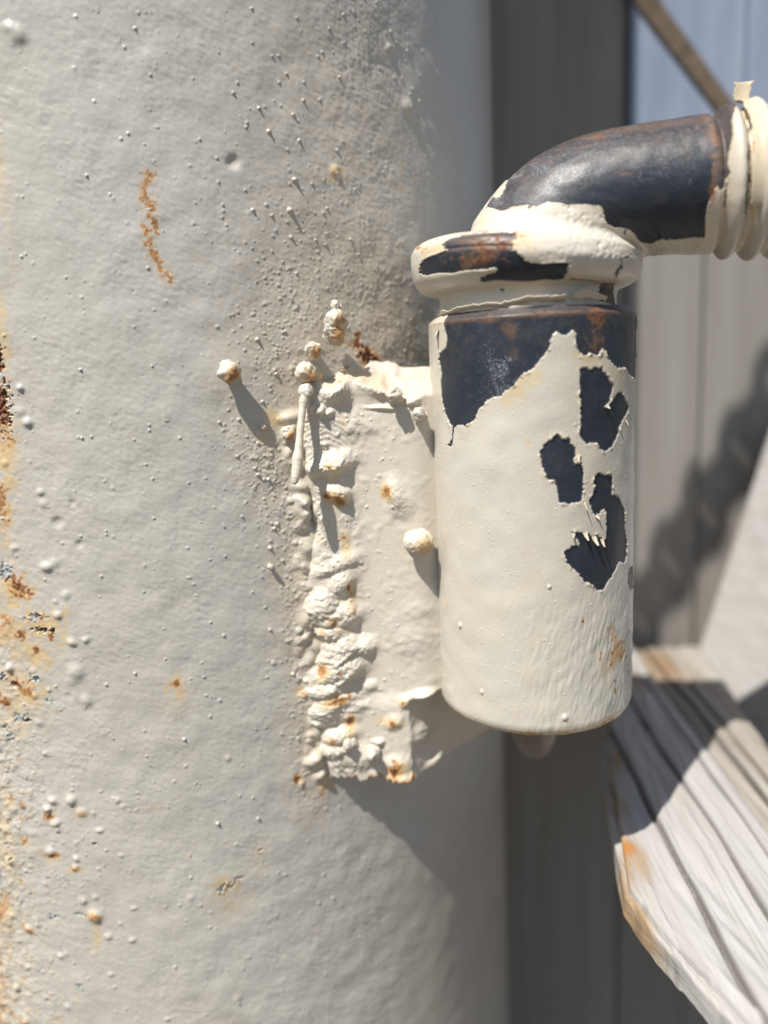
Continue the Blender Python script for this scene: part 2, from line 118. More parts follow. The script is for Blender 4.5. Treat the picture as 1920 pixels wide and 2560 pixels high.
D_bchip = [[[-35.32,18.85],[-35.28,11.43],[-29.13,10.88],[-25.52,8.99],[-25.16,6.91],[-23.0,5.27],[-23.76,3.85],[-25.96,2.78],[-26.61,1.64],[-25.18,-0.83],[-25.81,-2.6],[-25.38,-6.85],[-24.26,-9.2],[-22.64,-11.27],[-21.51,-12.03],[-19.72,-11.42],[-18.13,-11.7],[-16.05,-10.66],[-14.9,-8.62],[-13.05,-6.61],[-10.15,-5.79],[-7.41,-3.9],[-5.64,-1.8],[-4.12,-1.22],[-3.04,-0.2],[-1.74,1.45],[-0.44,3.1],[-0.43,4.37],[0.66,5.67],[1.98,5.02],[3.1,5.28],[3.79,5.89],[4.58,5.01],[4.49,3.32],[5.44,1.57],[6.42,1.11],[7.43,1.59],[9.59,1.0],[10.44,2.27],[11.35,1.59],[12.32,-0.18],[14.82,-1.58],[17.41,-1.44],[19.66,-3.08],[23.75,-3.81],[27.12,-4.0],[25.27,15.81]],[[5.44,-1.22],[6.43,-1.05],[7.71,-1.62],[8.5,-1.13],[9.89,-1.45],[10.47,-0.99],[10.78,-2.31],[12.03,-3.02],[12.36,-3.92],[13.4,-4.85],[13.06,-6.17],[12.41,-7.92],[10.84,-8.93],[12.42,-8.59],[13.43,-7.53],[14.9,-6.27],[16.13,-6.11],[17.56,-7.54],[19.49,-9.26],[18.7,-10.59],[17.16,-11.63],[15.84,-13.13],[14.66,-15.31],[13.2,-16.78],[10.91,-17.62],[10.01,-16.72],[9.42,-15.55],[7.76,-15.64],[6.98,-15.81],[5.46,-14.36],[5.21,-13.46],[5.7,-12.38],[5.45,-7.96],[5.35,-3.59]],[[0.71,-13.31],[1.92,-14.48],[3.07,-14.32],[3.53,-15.46],[4.49,-16.64],[4.58,-17.76],[4.01,-18.85],[4.24,-19.54],[5.22,-19.38],[5.86,-19.2],[6.07,-21.48],[6.07,-24.21],[5.72,-26.93],[3.52,-27.11],[1.19,-26.92],[0.83,-24.75],[0.21,-22.23],[-1.26,-22.17],[-1.69,-20.57],[-2.33,-18.53],[-2.54,-16.73],[-1.43,-14.99],[-0.32,-14.37]],[[9.75,-21.36],[11.27,-22.2],[13.49,-22.45],[13.52,-24.54],[13.33,-26.39],[14.84,-26.49],[16.12,-27.72],[17.58,-29.37],[18.38,-31.43],[18.58,-34.37],[19.77,-37.05],[19.62,-40.48],[18.43,-41.45],[16.38,-40.77],[15.5,-41.17],[15.09,-41.97],[13.55,-43.37],[11.81,-44.73],[11.03,-45.66],[9.32,-45.26],[8.44,-44.16],[6.53,-43.17],[4.48,-40.8],[2.79,-39.23],[2.17,-37.77],[2.08,-36.59],[3.27,-36.22],[3.51,-35.53],[5.23,-35.69],[5.48,-35.25],[4.73,-34.47],[3.61,-32.75],[5.23,-32.98],[7.03,-33.31],[8.12,-34.14],[9.25,-34.05],[11.07,-35.16],[11.91,-35.14],[11.66,-29.44],[11.01,-28.89],[10.1,-29.71],[8.94,-30.03],[7.82,-28.51],[7.43,-26.63],[8.35,-25.57],[8.9,-24.02],[8.34,-23.5],[8.72,-22.17]],[[21.52,-43.02],[24.41,-43.64],[27.14,-49.03],[21.75,-48.04],[20.08,-46.08],[20.44,-44.16]],[[-21.81,-11.95],[-21.36,-11.94],[-21.64,-14.78],[-22.48,-16.01],[-24.0,-15.77],[-22.94,-15.42],[-22.16,-14.42]]]
D_bstreak = [[[21.27,-57.15],[19.51,-57.73]],[[18.9,-58.47],[17.77,-59.16],[16.96,-59.94]],[[17.54,-58.06],[16.27,-58.71]],[[15.99,-58.38],[14.54,-59.15],[13.77,-59.8]],[[18.97,-60.82],[17.61,-61.42],[17.02,-62.52]],[[14.17,-61.18],[13.27,-62.46]],[[20.07,-62.22],[19.02,-62.65]],[[14.73,-65.94],[14.74,-66.56]],[[14.76,-67.75],[14.86,-68.82]],[[10.64,-59.04],[10.14,-60.18]],[[22.27,-66.42],[21.35,-67.14]],[[5.92,-51.29],[6.23,-51.82]]]
D_brust = [[9.27,7.87,2.29,2.29,0.75],[9.01,4.46,1.83,2.74,0.5],[8.75,2.53,2.29,1.01,0.5],[-7.92,6.03,1.56,2.56,0.4],[-7.32,2.58,1.37,1.83,0.2],[22.18,9.34,1.37,2.74,0.3],[-1.26,9.04,22.87,0.46,0.45],[-12.69,8.48,2.74,0.64,0.45],[22.42,-45.67,0.46,2.1,0.9],[-4.67,-75.51,3.66,0.55,0.5],[12.11,-74.99,5.03,0.73,0.6],[19.34,-73.82,0.91,1.37,0.2]]
D_bstain = [[16.29,-59.99,3.2,3.2,0.65],[11.98,-62.12,2.74,2.29,0.3],[14.68,-67.99,1.01,1.19,0.6],[-26.18,-50.49,0.73,1.37,0.5],[-4.92,-14.88,0.64,0.64,0.4],[6.02,-51.31,0.64,0.64,0.4],[-4.19,-75.38,9.15,0.73,0.5],[12.83,-74.69,6.4,1.28,0.6],[-7.42,-4.34,4.12,3.2,0.35],[7.96,0.41,4.12,1.83,0.35],[-4.79,-2.7,2.74,2.29,0.35],[14.85,-3.14,2.74,2.74,0.25],[-31.14,10.33,1.37,1.83,0.5],[-29.48,-61.42,0.64,0.82,0.5]]
D_emetal = [[[12.48,12.39],[13.02,5.44],[13.29,6.22],[13.02,18.57],[13.17,22.43],[13.6,20.89],[14.14,8.53],[14.64,-40.0],[15.88,-40.0],[17.07,-40.0],[18.58,-40.0],[22.13,-40.0],[24.14,-40.0],[23.76,17.8],[22.98,51.0],[22.94,63.36],[22.71,74.94],[22.6,85.75],[22.71,92.7],[22.44,99.65],[22.4,104.29],[22.09,105.06],[21.94,100.42],[21.75,106.6],[21.36,114.32],[21.13,125.91],[21.09,145.21],[20.2,142.9],[19.2,141.35],[18.31,139.81],[17.5,138.26],[16.92,135.95],[13.91,142.12],[12.9,139.81],[12.79,133.63],[13.75,123.59],[13.91,117.41],[13.71,114.32],[12.98,110.46],[13.06,103.51],[13.83,98.11],[14.56,91.93],[14.68,89.61],[14.37,86.53],[13.98,80.35],[13.48,75.71],[13.48,71.08],[13.36,67.22],[13.29,63.36],[13.17,62.59],[12.79,59.5],[12.82,55.64],[12.48,56.41],[12.79,54.09],[12.59,44.05],[12.4,40.19],[12.32,37.1],[12.36,32.47],[12.48,25.52],[12.59,15.48]],[[8.54,40.19],[9.12,47.14],[9.62,61.04],[9.77,72.63],[8.23,75.71],[8.19,73.4],[7.53,74.94],[7.03,74.94],[6.49,78.03],[5.91,80.35],[5.64,87.3],[5.79,95.79],[5.76,99.65],[4.94,99.65],[3.71,99.65],[3.52,95.02],[3.67,89.61],[3.52,82.66],[3.75,73.4],[4.13,64.9],[3.98,58.73],[4.25,57.18],[4.79,60.27],[5.02,67.22],[5.37,67.22],[5.48,65.68],[5.33,61.81],[5.41,51.78],[5.29,43.28],[5.52,34.02],[5.48,23.98],[5.87,17.03],[6.53,19.34],[6.91,24.75],[7.11,35.56],[7.34,41.74],[8.0,38.65]],[[6.37,129.77],[5.68,131.31],[5.06,129.77],[3.79,132.08],[4.79,128.22],[5.41,128.22]],[[13.71,115.1],[13.67,115.87],[12.44,121.27],[12.82,118.19]],[[8.61,143.67],[7.34,135.95],[6.76,130.54],[6.26,130.54],[6.53,129.0],[6.95,130.54],[7.49,135.95]],[[23.76,67.22],[23.76,78.8],[23.72,81.12],[23.6,89.61],[23.64,95.79],[23.76,101.2],[23.6,102.74],[23.6,107.37],[23.6,118.19],[23.68,130.54],[23.52,122.05],[23.48,111.24],[23.48,101.2],[23.52,94.25],[23.48,84.21],[23.6,74.94]],[[22.75,93.47],[22.6,99.65],[22.56,106.6],[22.56,115.1],[22.48,120.5],[22.4,119.73],[22.48,113.55],[22.44,106.6]],[[24.33,13.94],[24.22,38.65],[24.06,51.78],[23.79,58.73],[23.95,45.6]],[[2.59,63.36],[2.43,64.9],[1.93,65.68],[1.89,64.13]],[[3.82,101.97],[3.71,108.92],[3.59,115.1],[3.48,118.96],[3.32,118.96],[3.48,109.69],[3.55,102.74]],[[3.05,127.45],[3.28,140.58],[0.81,154.48],[1.0,129.77],[1.66,128.22]],[[12.44,-40.0],[12.4,-0.73],[12.13,0.04],[12.05,-0.73]]]
D_erust = [[7.22,61.81,5.03,2.74,0.9],[6.26,55.64,2.29,1.83,0.6],[7.88,71.08,2.74,1.83,0.6],[8.23,16.25,1.19,0.73,0.7],[22.02,63.36,1.19,5.03,0.55],[21.67,105.06,0.64,2.74,0.8],[21.94,36.33,1.37,1.37,0.45],[16.8,-40.0,2.74,0.73,0.5],[1.58,139.03,1.83,1.83,0.6],[20.51,72.63,0.23,1.83,0.5],[17.73,74.94,2.01,0.55,0.35],[19.08,28.61,15.1,1.19,0.3],[3.05,127.45,2.74,0.55,0.5]]
D_estain = [[8.15,78.03,2.74,2.29,0.6],[7.61,35.56,2.74,1.37,0.6],[7.76,40.19,1.37,1.83,0.5],[22.36,88.84,1.37,2.74,0.5],[5.29,66.45,3.2,0.73,0.5],[11.59,20.89,2.74,2.29,0.25],[3.9,89.61,13.72,1.83,0.25],[21.36,134.4,2.29,4.57,0.3],[12.9,127.45,1.83,1.83,0.35]]
D_beads = [[31.23,1.2,2.24,1.5,0.85],[42.65,-12.22,1.34,1.3,0.8],[37.73,-10.67,0.72,1.3,0.5],[37.15,-41.09,0.63,1.6,0]]
D_mbeads = [[-8.31,168.0,13.99,1.05,1.2,0.0],[-8.54,166.0,10.91,2.24,1.6,0.75],[-9.04,166.5,8.67,1.9,1.2,0.6],[-13.79,167.0,4.93,1.65,1.2,0.7],[-15.12,166.5,0.64,2.34,1.1,0.6],[-15.4,165.0,-3.35,1.54,1.3,0.0],[3.23,163.0,-4.9,1.53,1.1,0],[8.27,163.0,-9.3,1.27,1.0,0],[6.79,162.2,-36.42,2.45,1.0,0.35],[-10.55,164.5,-84.22,1.28,1.3,0],[-5.4,163.8,-86.49,1.45,1.3,0],[-14.74,166.0,-7.64,0.78,1,0],[-12.79,166.0,-8.07,0.86,1,0],[-15.27,166.0,-52.05,0.78,1,0],[-23.47,167.5,-88.16,0.96,1,0.3],[-23.29,170.0,-94.48,1.33,1,0.7]]
D_wire = [[-15.3,168.0,-2.75],[-15.54,165.0,-4.1],[-16.11,164.0,-6.56],[-16.62,162.5,-10.22],[-17.07,161.0,-14.27],[-17.6,159.5,-18.28],[-18.09,158.3,-21.28],[-18.29,158.0,-22.32]]
D_thread = [69.36,4.5]
D_dimple = [[41.18,23.79,3.2,1.6],[42.88,21.7,2.2,2.0],[33.55,19.26,5.0,1.2],[39.5,18.6,4.0,1.4],[38.21,27.12,3.5,1.0],[43.75,19.63,1.6,1.6]]
D_eflk = [[15.3,30.93,4.12,3.2,0.75],[14.45,2.36,2.74,2.29,1.0],[12.94,20.12,1.83,2.29,0.9],[17.27,38.65,8.23,1.37,0.6],[19.24,74.94,11.89,4.12,0.45],[16.07,59.5,7.32,3.66,0.5],[13.94,56.41,9.15,4.12,0.35],[7.92,66.45,7.32,1.83,0.4]]
D_band_t = 24.12
D_curls = [[4.87,-17.6,0.45,1.4,-0.2],[6.4,-33.1,0.55,1.5,0.1],[8.39,-34.17,0.6,1.7,0.15],[10.44,-34.92,0.5,1.5,-0.1],[4.0,-33.01,0.4,0.9,-0.5],[8.94,-30.03,0.35,0.8,0.6],[6.28,-26.98,0.18,1.6,0],[-26.5,7.45,0.9,1.6,0.5],[18.19,-11.94,0.3,1.0,-0.2],[11.45,-8.53,0.4,0.8,0.6]]

# ================================================================ height and colour image tools
def fnoise(shape, dx, lo, hi, beta, seed, aniso=(1, 1), ang=0.0):
    """band-limited fractal noise, unit deviation; lo..hi wavelengths in mm"""
    r = np.random.default_rng(seed)
    H, Wd = shape
    n = r.standard_normal(shape).astype(np.float32)
    fy = np.fft.fftfreq(H, dx)[:, None]; fx = np.fft.rfftfreq(Wd, dx)[None]
    c, s = math.cos(ang), math.sin(ang)
    gx = (fx*c + fy*s)*aniso[0]; gy = (-fx*s + fy*c)*aniso[1]
    k = np.sqrt(gx*gx + gy*gy) + 1e-6
    a = k**(-beta/2.0)*np.exp(-(k*lo)**4)*(1 - np.exp(-(k*hi)**4))
    o = np.fft.irfft2(np.fft.rfft2(n)*a, s=shape)
    return ((o - o.mean())/(o.std() + 1e-9)).astype(np.float32)

def blur(a, s, dx):
    H, Wd = a.shape
    fy = np.fft.fftfreq(H, dx)[:, None]; fx = np.fft.rfftfreq(Wd, dx)[None]
    return np.fft.irfft2(np.fft.rfft2(a)*np.exp(-2*(math.pi*s)**2*(fx*fx + fy*fy)), s=a.shape).astype(np.float32)

def inside(poly, U, V):
    P = np.array(poly, float); m = np.zeros(U.shape, bool)
    lo, hi = P.min(0), P.max(0)
    sel = (U >= lo[0]) & (U <= hi[0]) & (V >= lo[1]) & (V <= hi[1])
    u, v = U[sel], V[sel]; k = np.zeros(u.shape, bool)
    for i in range(len(P)):
        x1, y1 = P[i - 1]; x2, y2 = P[i]
        if y1 == y2: continue
        c = ((y1 > v) != (y2 > v)) & (u < (x2 - x1)*(v - y1)/(y2 - y1) + x1)
        k ^= c
    m[sel] = k
    return m

class Sheet:
    """regular image laid on a surface; u across, v up, both in mm"""
    def __init__(s, u0, u1, v0, v1, dx):
        s.u = np.arange(u0, u1, dx); s.v = np.arange(v0, v1, dx); s.dx = dx
        s.U, s.V = np.meshgrid(s.u, s.v); s.shape = s.U.shape
        s.H = np.zeros(s.shape, np.float32)
    def win(s, u, v, r):
        i0 = int((u - r - s.u[0])/s.dx); i1 = int((u + r - s.u[0])/s.dx) + 2
        j0 = int((v - r - s.v[0])/s.dx); j1 = int((v + r - s.v[0])/s.dx) + 2
        i0, j0 = max(i0, 0), max(j0, 0)
        return (slice(j0, min(j1, s.shape[0])), slice(i0, min(i1, s.shape[1])))
    def dome(s, u, v, r, h, rv=None, soft=1.0, rot=0.0):
        rv = rv or r; w = s.win(u, v, max(r, rv)*2.2)
        U, V = s.U[w] - u, s.V[w] - v
        if U.size == 0: return
        c, n = math.cos(rot), math.sin(rot)
        d = np.sqrt(((U*c + V*n)/r)**2 + ((-U*n + V*c)/rv)**2)
        s.H[w] += (h*np.exp(-(d**2.6)*1.3/soft)).astype(np.float32)
    def blob(s, M, u, v, a, b, k, N=None, amp=.35):
        w = s.win(u, v, max(a, b)*1.8)
        U, V = (s.U[w] - u)/a, (s.V[w] - v)/b
        if U.size == 0: return
        d = np.sqrt(U*U + V*V)
        if N is not None: d = d + amp*N[w]
        M[w] = np.maximum(M[w], k*(1 - smooth(d*.75)))

def add_mesh(name, P, closed=False, attrs=None, mat=None, parent=None, cap=False, flip=False):
    """one smooth mesh from a grid of points (rows, columns, 3) in mm"""
    R_, C_ = P.shape[:2]
    co = np.array(P, np.float64).reshape(-1, 3)*MM; co[:, 2] -= GROUND*MM
    idx = np.arange(R_*C_, dtype=np.int32).reshape(R_, C_)
    nx = np.roll(idx, -1, 1) if closed else idx[:, 1:]
    base = idx if closed else idx[:, :-1]
    q = np.stack([base[:-1], nx[:-1], nx[1:], base[1:]], -1).reshape(-1, 4)
    if flip: q = q[:, ::-1]
    q = np.ascontiguousarray(q)
    me = bpy.data.meshes.new(name)
    me.vertices.add(len(co)); me.vertices.foreach_set('co', co.ravel().astype(np.float32))
    loops = q.ravel(); starts = np.arange(0, len(loops), 4, dtype=np.int32)
    if cap:
        ring0 = idx[0][::1 if flip else -1]; ring1 = idx[-1][::-1 if flip else 1]
        loops = np.concatenate([loops, ring0, ring1]); n = len(ring0)
        starts = np.concatenate([starts, [q.size, q.size + n]]).astype(np.int32)
    me.loops.add(len(loops)); me.loops.foreach_set('vertex_index', loops.astype(np.int32))
    me.polygons.add(len(starts)); me.polygons.foreach_set('loop_start', starts)
    me.polygons.foreach_set('use_smooth', np.ones(len(starts), bool))
    me.update(calc_edges=True)
    for k, A in (attrs or {}).items():
        a = me.attributes.new(k, 'FLOAT_COLOR', 'POINT')
        a.data.foreach_set('color', np.ascontiguousarray(A, dtype=np.float32).ravel())
    ob = bpy.data.objects.new(name, me); COL.objects.link(ob)
    if mat: me.materials.append(mat)
    if parent is not None: ob.parent = parent; ob.matrix_parent_inverse = parent.matrix_world.inverted()
    return ob

def pack(R_, G, B, A=None):
    return np.stack([R_, G, B, np.ones_like(R_) if A is None else A], -1)

def thing(name, label, cat, loc, group=None):
    o = bpy.data.objects.new(name, None); COL.objects.link(o); o.location = W(loc); o.empty_display_size = .02
    o['label'] = label; o['category'] = cat
    if group: o['group'] = group
    bpy.context.view_layer.update()
    return o

# ================================================================ materials
def node(t, kind, **kw):
    n = t.nodes.new(kind)
    for k, v in kw.items(): setattr(n, k, v)
    return n
def link(t, a, b): t.links.new(a, b)
def setin(n, name, v):
    n.inputs[name].default_value = v
def mixc(t, fac, a, b, blend='MIX'):
    n = node(t, 'ShaderNodeMix', data_type='RGBA', blend_type=blend)
    for sock, v in ((n.inputs[0], fac), (n.inputs[6], a), (n.inputs[7], b)):
        if hasattr(v, 'links'): link(t, v, sock)
        elif isinstance(v, (int, float)): sock.default_value = v
        else: sock.default_value = (*v, 1)
    return n.outputs[2]
def mathn(t, op, a, b=None, clamp=False):
    n = node(t, 'ShaderNodeMath', operation=op); n.use_clamp = clamp
    for i, v in enumerate((a, b)):
        if v is None: continue
        if hasattr(v, 'links'): link(t, v, n.inputs[i])
        else: n.inputs[i].default_value = v
    return n.outputs[0]
def noise(t, co, scale, detail=3, rough=.55, dist=0.0):
    n = node(t, 'ShaderNodeTexNoise'); link(t, co, n.inputs['Vector'])
    setin(n, 'Scale', scale); setin(n, 'Detail', detail); setin(n, 'Roughness', rough); setin(n, 'Distortion', dist)
    return n.outputs[0]
def ramp(t, fac, stops):
    n = node(t, 'ShaderNodeValToRGB'); link(t, fac, n.inputs[0]); e = n.color_ramp.elements
    while len(e) < len(stops): e.new(.5)
    for i, (p, c) in enumerate(stops): e[i].position = p; e[i].color = (*c, 1)
    return n.outputs[0]
def rng(t, v, a, b, c=0.0, d=1.0):
    n = node(t, 'ShaderNodeMapRange'); link(t, v, n.inputs[0])
    for i, x in enumerate((a, b, c, d)): n.inputs[i + 1].default_value = x
    return n.outputs[0]

def mm_coords(t, scale=(1, 1, 1), rot=(0, 0, 0)):
    tc = node(t, 'ShaderNodeTexCoord'); mp = node(t, 'ShaderNodeMapping')
    mp.inputs['Scale'].default_value = tuple(1000*s for s in scale); mp.inputs['Rotation'].default_value = rot
    link(t, tc.outputs['Object'], mp.inputs[0]); return mp.outputs[0]

def painted_steel(name, pa, pb, bump=.05, fine=3.0, rough=.42, metal_a=(.018, .025, .038), metal_b=(.042, .042, .042), speck=.5):
    """old paint over steel. attribute m1: R bare steel, G rust, B yellow stain; m2: R grey primer, G salt flecks, B brown dust"""
    m = bpy.data.materials.new(name); m.use_nodes = True; t = m.node_tree; t.nodes.clear()
    out = node(t, 'ShaderNodeOutputMaterial'); bs = node(t, 'ShaderNodeBsdfPrincipled'); link(t, bs.outputs[0], out.inputs[0])
    co = mm_coords(t)
    a1 = node(t, 'ShaderNodeAttribute', attribute_name='m1'); s1 = node(t, 'ShaderNodeSeparateColor'); link(t, a1.outputs[0], s1.inputs[0])
    a2 = node(t, 'ShaderNodeAttribute', attribute_name='m2'); s2 = node(t, 'ShaderNodeSeparateColor'); link(t, a2.outputs[0], s2.inputs[0])
    big = noise(t, co, .06, 4, .6); mid = noise(t, co, .9, 4, .65); small = noise(t, co, fine, 3, .6)
    paint = mixc(t, rng(t, big, .35, .65), pa, pb)
    paint = mixc(t, rng(t, mid, .3, .75, 0, .16), paint, tuple(c*.82 for c in pa))
    grit = rng(t, noise(t, co, 2.6, 2, .5), .67, .74, 0, .45)          # specks of dirt caught in the paint
    paint = mixc(t, grit, paint, tuple(c*.55 for c in pa))
    stain_c = ramp(t, mid, [(.25, (.62, .40, .15)), (.75, (.66, .50, .26))])
    sn = mathn(t, 'MULTIPLY', s1.outputs[2], rng(t, mid, .2, .7, .75, 1.15), True)
    paint = mixc(t, sn, paint, stain_c)
    metal = mixc(t, rng(t, noise(t, co, .35, 5, .65), .48, .8), metal_a, metal_b)
    metal = mixc(t, rng(t, noise(t, co, 5.0, 3, .7), .55, .8, 0, .6), metal, tuple(c*2.2 for c in metal_a))
    dust_c = ramp(t, noise(t, co, 1.3, 5, .7), [(.3, (.075, .065, .06)), (.5, (.13, .105, .095)), (.7, (.20, .12, .10))])
    metal = mixc(t, mathn(t, 'MULTIPLY', s2.outputs[2], rng(t, noise(t, co, 1.8, 4, .7), .35, .65, .25, 1.0), True), metal, dust_c)
    fleck = rng(t, mathn(t, 'ADD', noise(t, co, 4.5, 4, .75), mathn(t, 'MULTIPLY', s2.outputs[1], .16)), .665, .70, 0, .9)
    metal = mixc(t, fleck, metal, (.42, .45, .50))
    col = mixc(t, s1.outputs[0], paint, metal)
    prim = mixc(t, rng(t, mid, .3, .7), (.27, .31, .33), (.42, .44, .43))
    col = mixc(t, s2.outputs[0], col, prim)
    rust_c = ramp(t, noise(t, co, 1.6, 5, .7), [(.25, (.025, .013, .009)), (.42, (.085, .030, .016)), (.55, (.20, .075, .030)), (.72, (.42, .21, .085))])
    rn = rng(t, noise(t, co, 1.1, 5, .7), .25, .75, -.28, .28)
    rf = mathn(t, 'MULTIPLY', s1.outputs[1], 1.0)
    halo = mathn(t, 'MULTIPLY', rng(t, rf, .03, .5, 0, .85), rng(t, mid, .25, .6, .6, 1.0), True)
    halo = mathn(t, 'MULTIPLY', halo, mathn(t, 'SUBTRACT', 1.0, mathn(t, 'MULTIPLY', s1.outputs[0], .75)), True)
    col = mixc(t, halo, col, ramp(t, noise(t, co, 1.9, 4, .65), [(.3, (.42, .17, .045)), (.55, (.58, .29, .09)), (.75, (.62, .40, .17))]))
    rf2 = mathn(t, 'ADD', rf, rn); rf2 = rng(t, rf2, .38, .95)
    gate = rng(t, rf, .02, .15)
    rf2 = mathn(t, 'MULTIPLY', rf2, gate, True)
    col = mixc(t, rf2, col, rust_c)
    link(t, col, bs.inputs['Base Color'])
    rr = mathn(t, 'ADD', rng(t, small, .3, .7, -.08, .08), rough)
    rr = mathn(t, 'ADD', mathn(t, 'ADD', rr, mathn(t, 'MULTIPLY', s1.outputs[0], .14)), mathn(t, 'MULTIPLY', rf2, .4), True)
    link(t, rr, bs.inputs['Roughness'])
    bs.inputs['Specular IOR Level'].default_value = .5
    hsum = mathn(t, 'ADD', mathn(t, 'MULTIPLY', small, .5), mathn(t, 'MULTIPLY', noise(t, co, 1.1, 3, .5), 1.1))
    hsum = mathn(t, 'ADD', hsum, mathn(t, 'MULTIPLY', mathn(t, 'MULTIPLY', rf2, noise(t, co, 2.5, 4, .7)), 3.0))
    bp = node(t, 'ShaderNodeBump'); setin(bp, 'Strength', 1.0); setin(bp, 'Distance', bump*MM)
    link(t, hsum, bp.inputs['Height']); link(t, bp.outputs[0], bs.inputs['Normal'])
    return m

def simple_mat(name, stops, scale=(1, 1, 1), nscale=.1, rough=.8, bump=.3, detail=6, dist=.6, spec=.3):
    m = bpy.data.materials.new(name); m.use_nodes = True; t = m.node_tree; t.nodes.clear()
    out = node(t, 'ShaderNodeOutputMaterial'); bs = node(t, 'ShaderNodeBsdfPrincipled'); link(t, bs.outputs[0], out.inputs[0])
    co = mm_coords(t, scale); n = noise(t, co, nscale, detail, .65, dist)
    link(t, ramp(t, n, stops), bs.inputs['Base Color']); setin(bs, 'Roughness', rough); bs.inputs['Specular IOR Level'].default_value = spec
    bp = node(t, 'ShaderNodeBump'); setin(bp, 'Strength', 1.0); setin(bp, 'Distance', bump*MM); link(t, n, bp.inputs['Height']); link(t, bp.outputs[0], bs.inputs['Normal'])
    return m

M_POST = painted_steel('grey_post_paint', (.505, .480, .428), (.545, .522, .472), bump=.016, rough=.31)
M_WELD = painted_steel('cream_weld_paint', (.615, .58, .505), (.575, .55, .50), bump=.045, rough=.45)
M_BAR = painted_steel('cream_barrel_paint', (.575, .53, .445), (.575, .55, .485), bump=.014, rough=.27)
M_PIN = painted_steel('cream_pin_paint', (.66, .61, .52), (.62, .585, .51), bump=.018, rough=.30)
M_TIP = painted_steel('shaded_pin_tip', (.17, .15, .13), (.16, .145, .13), bump=.015, rough=.3)  # pin paint darkened to put the barrel's shade into the colour
M_FLAKE = painted_steel('loose_paint_skin', (.66, .61, .50), (.62, .58, .48), bump=.03, rough=.45)
M_WOOD = simple_mat('weathered_white_wood', [(.22, (.27, .23, .18)), (.36, (.37, .345, .315)), (.5, (.42, .405, .385)), (.8, (.47, .46, .45))], (1, .05, 1), .13, bump=1.2)
M_WOODTAN = simple_mat('bare_tan_wood', [(.25, (.26, .13, .05)), (.42, (.38, .22, .10)), (.55, (.42, .34, .25)), (.8, (.46, .42, .37))], (1, .12, 1), .12, bump=1.5)
M_PANEL = simple_mat('grey_fence_board', [(.25, (.205, .188, .162)), (.5, (.27, .253, .228)), (.75, (.315, .30, .28))], (1, 1, .05), .09, bump=.5)
M_BLUE = simple_mat('blue_sky_shade', [(.25, (.19, .235, .33)), (.5, (.25, .30, .40)), (.75, (.32, .37, .47))], (1, 1, .12), .07, bump=.2)  # skylight in shade, put into the colour as blue
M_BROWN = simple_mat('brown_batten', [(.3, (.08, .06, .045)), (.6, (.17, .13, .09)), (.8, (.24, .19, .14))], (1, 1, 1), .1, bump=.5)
M_DARK = simple_mat('dark_blue_shadow', [(.3, (.012, .016, .025)), (.5, (.03, .038, .055)), (.68, (.09, .11, .16)), (.85, (.12, .15, .21))], (1, 1, .6), .05, bump=.5, detail=0, rough=.6)  # shadow tones kept as a dark blue colour; on no object
M_WOOD2 = simple_mat('brown_weathered_wood', [(.28, (.17, .125, .08)), (.45, (.27, .23, .18)), (.6, (.36, .32, .285)), (.8, (.42, .39, .36))], (1, .06, 1), .2, bump=1.2)
M_GROUND = simple_mat('dry_soil', [(.3, (.08, .065, .05)), (.6, (.12, .10, .075)), (.8, (.16, .135, .10))], (1, 1, 1), .01, bump=6, rough=.95)

# ================================================================ ground
g = add_mesh('ground', np.array([[[-15000, -15000, GROUND], [15000, -15000, GROUND]], [[-15000, 15000, GROUND], [15000, 15000, GROUND]]], float), mat=M_GROUND)
g['kind'] = 'structure'

# ================================================================ steel post
random.seed(4); RG = np.random.default_rng(11)
post = thing('steel_post', 'thick round grey painted steel post with rust blisters and a hinge barrel welded to it', 'post', (POST_C[0], POST_C[1], GROUND))
S = Sheet(-46, 96, -188, 97, PDX)
n_big = fnoise(S.shape, S.dx, 5, 60, 2.2, 1)
n_wr = fnoise(S.shape, S.dx, 1.0, 14, 2.3, 2, (1.0, .6), math.radians(-38))
n_or = fnoise(S.shape, S.dx, .6, 3, 1.2, 3)
n_fine = fnoise(S.shape, S.dx, .42, 1.4, .6, 4)
left = np.exp(-np.clip(S.U + 42, 0, None)/13.0)                  # the corroded strip at the far side of the post
low = smooth((-20 - S.V)/60)
wr_env = .6 + .45*smooth((S.U - 45)/25) - .75*smooth((S.U - 66)/18) + .25*smooth((fnoise(S.shape, S.dx, 8, 60, 1.5, 5) + .5)/2)
S.H += .085*n_big + (.036*n_wr + .005*n_or)*wr_env + .002*n_fine
E_ = fnoise(S.shape, S.dx, .5, 4, 1.6, 6)
NB = fnoise(S.shape, S.dx, .7, 8, 1.8, 7)
rust = np.zeros(S.shape, np.float32); stain = np.zeros(S.shape, np.float32); prim = np.zeros(S.shape, np.float32); hole = np.zeros(S.shape, np.float32)
flak = smooth((left*low*1.6 + .22*NB - .52)/.12)
crust = np.exp(-np.clip(S.U + 40, 0, None)/9.0)*smooth((-12 - S.V)/22)*(1 - .55*smooth((-98 - S.V)/12))
bl = fnoise(S.shape, S.dx, 1.6, 9, 2.4, 8); bl2 = fnoise(S.shape, S.dx, .7, 3, 1.6, 9)
S.H += crust*(.62*np.clip(bl, -.3, 2.2) + .10*bl2)
S.H += .10*flak*np.abs(E_)                                        # crusty paint on the corroded strip
for u, v, r, h in D_domes: S.dome(u, v, r*.95, r*h, soft=.9, rv=r*(.75 + .3*random.random()), rot=random.uniform(-.6, .6))
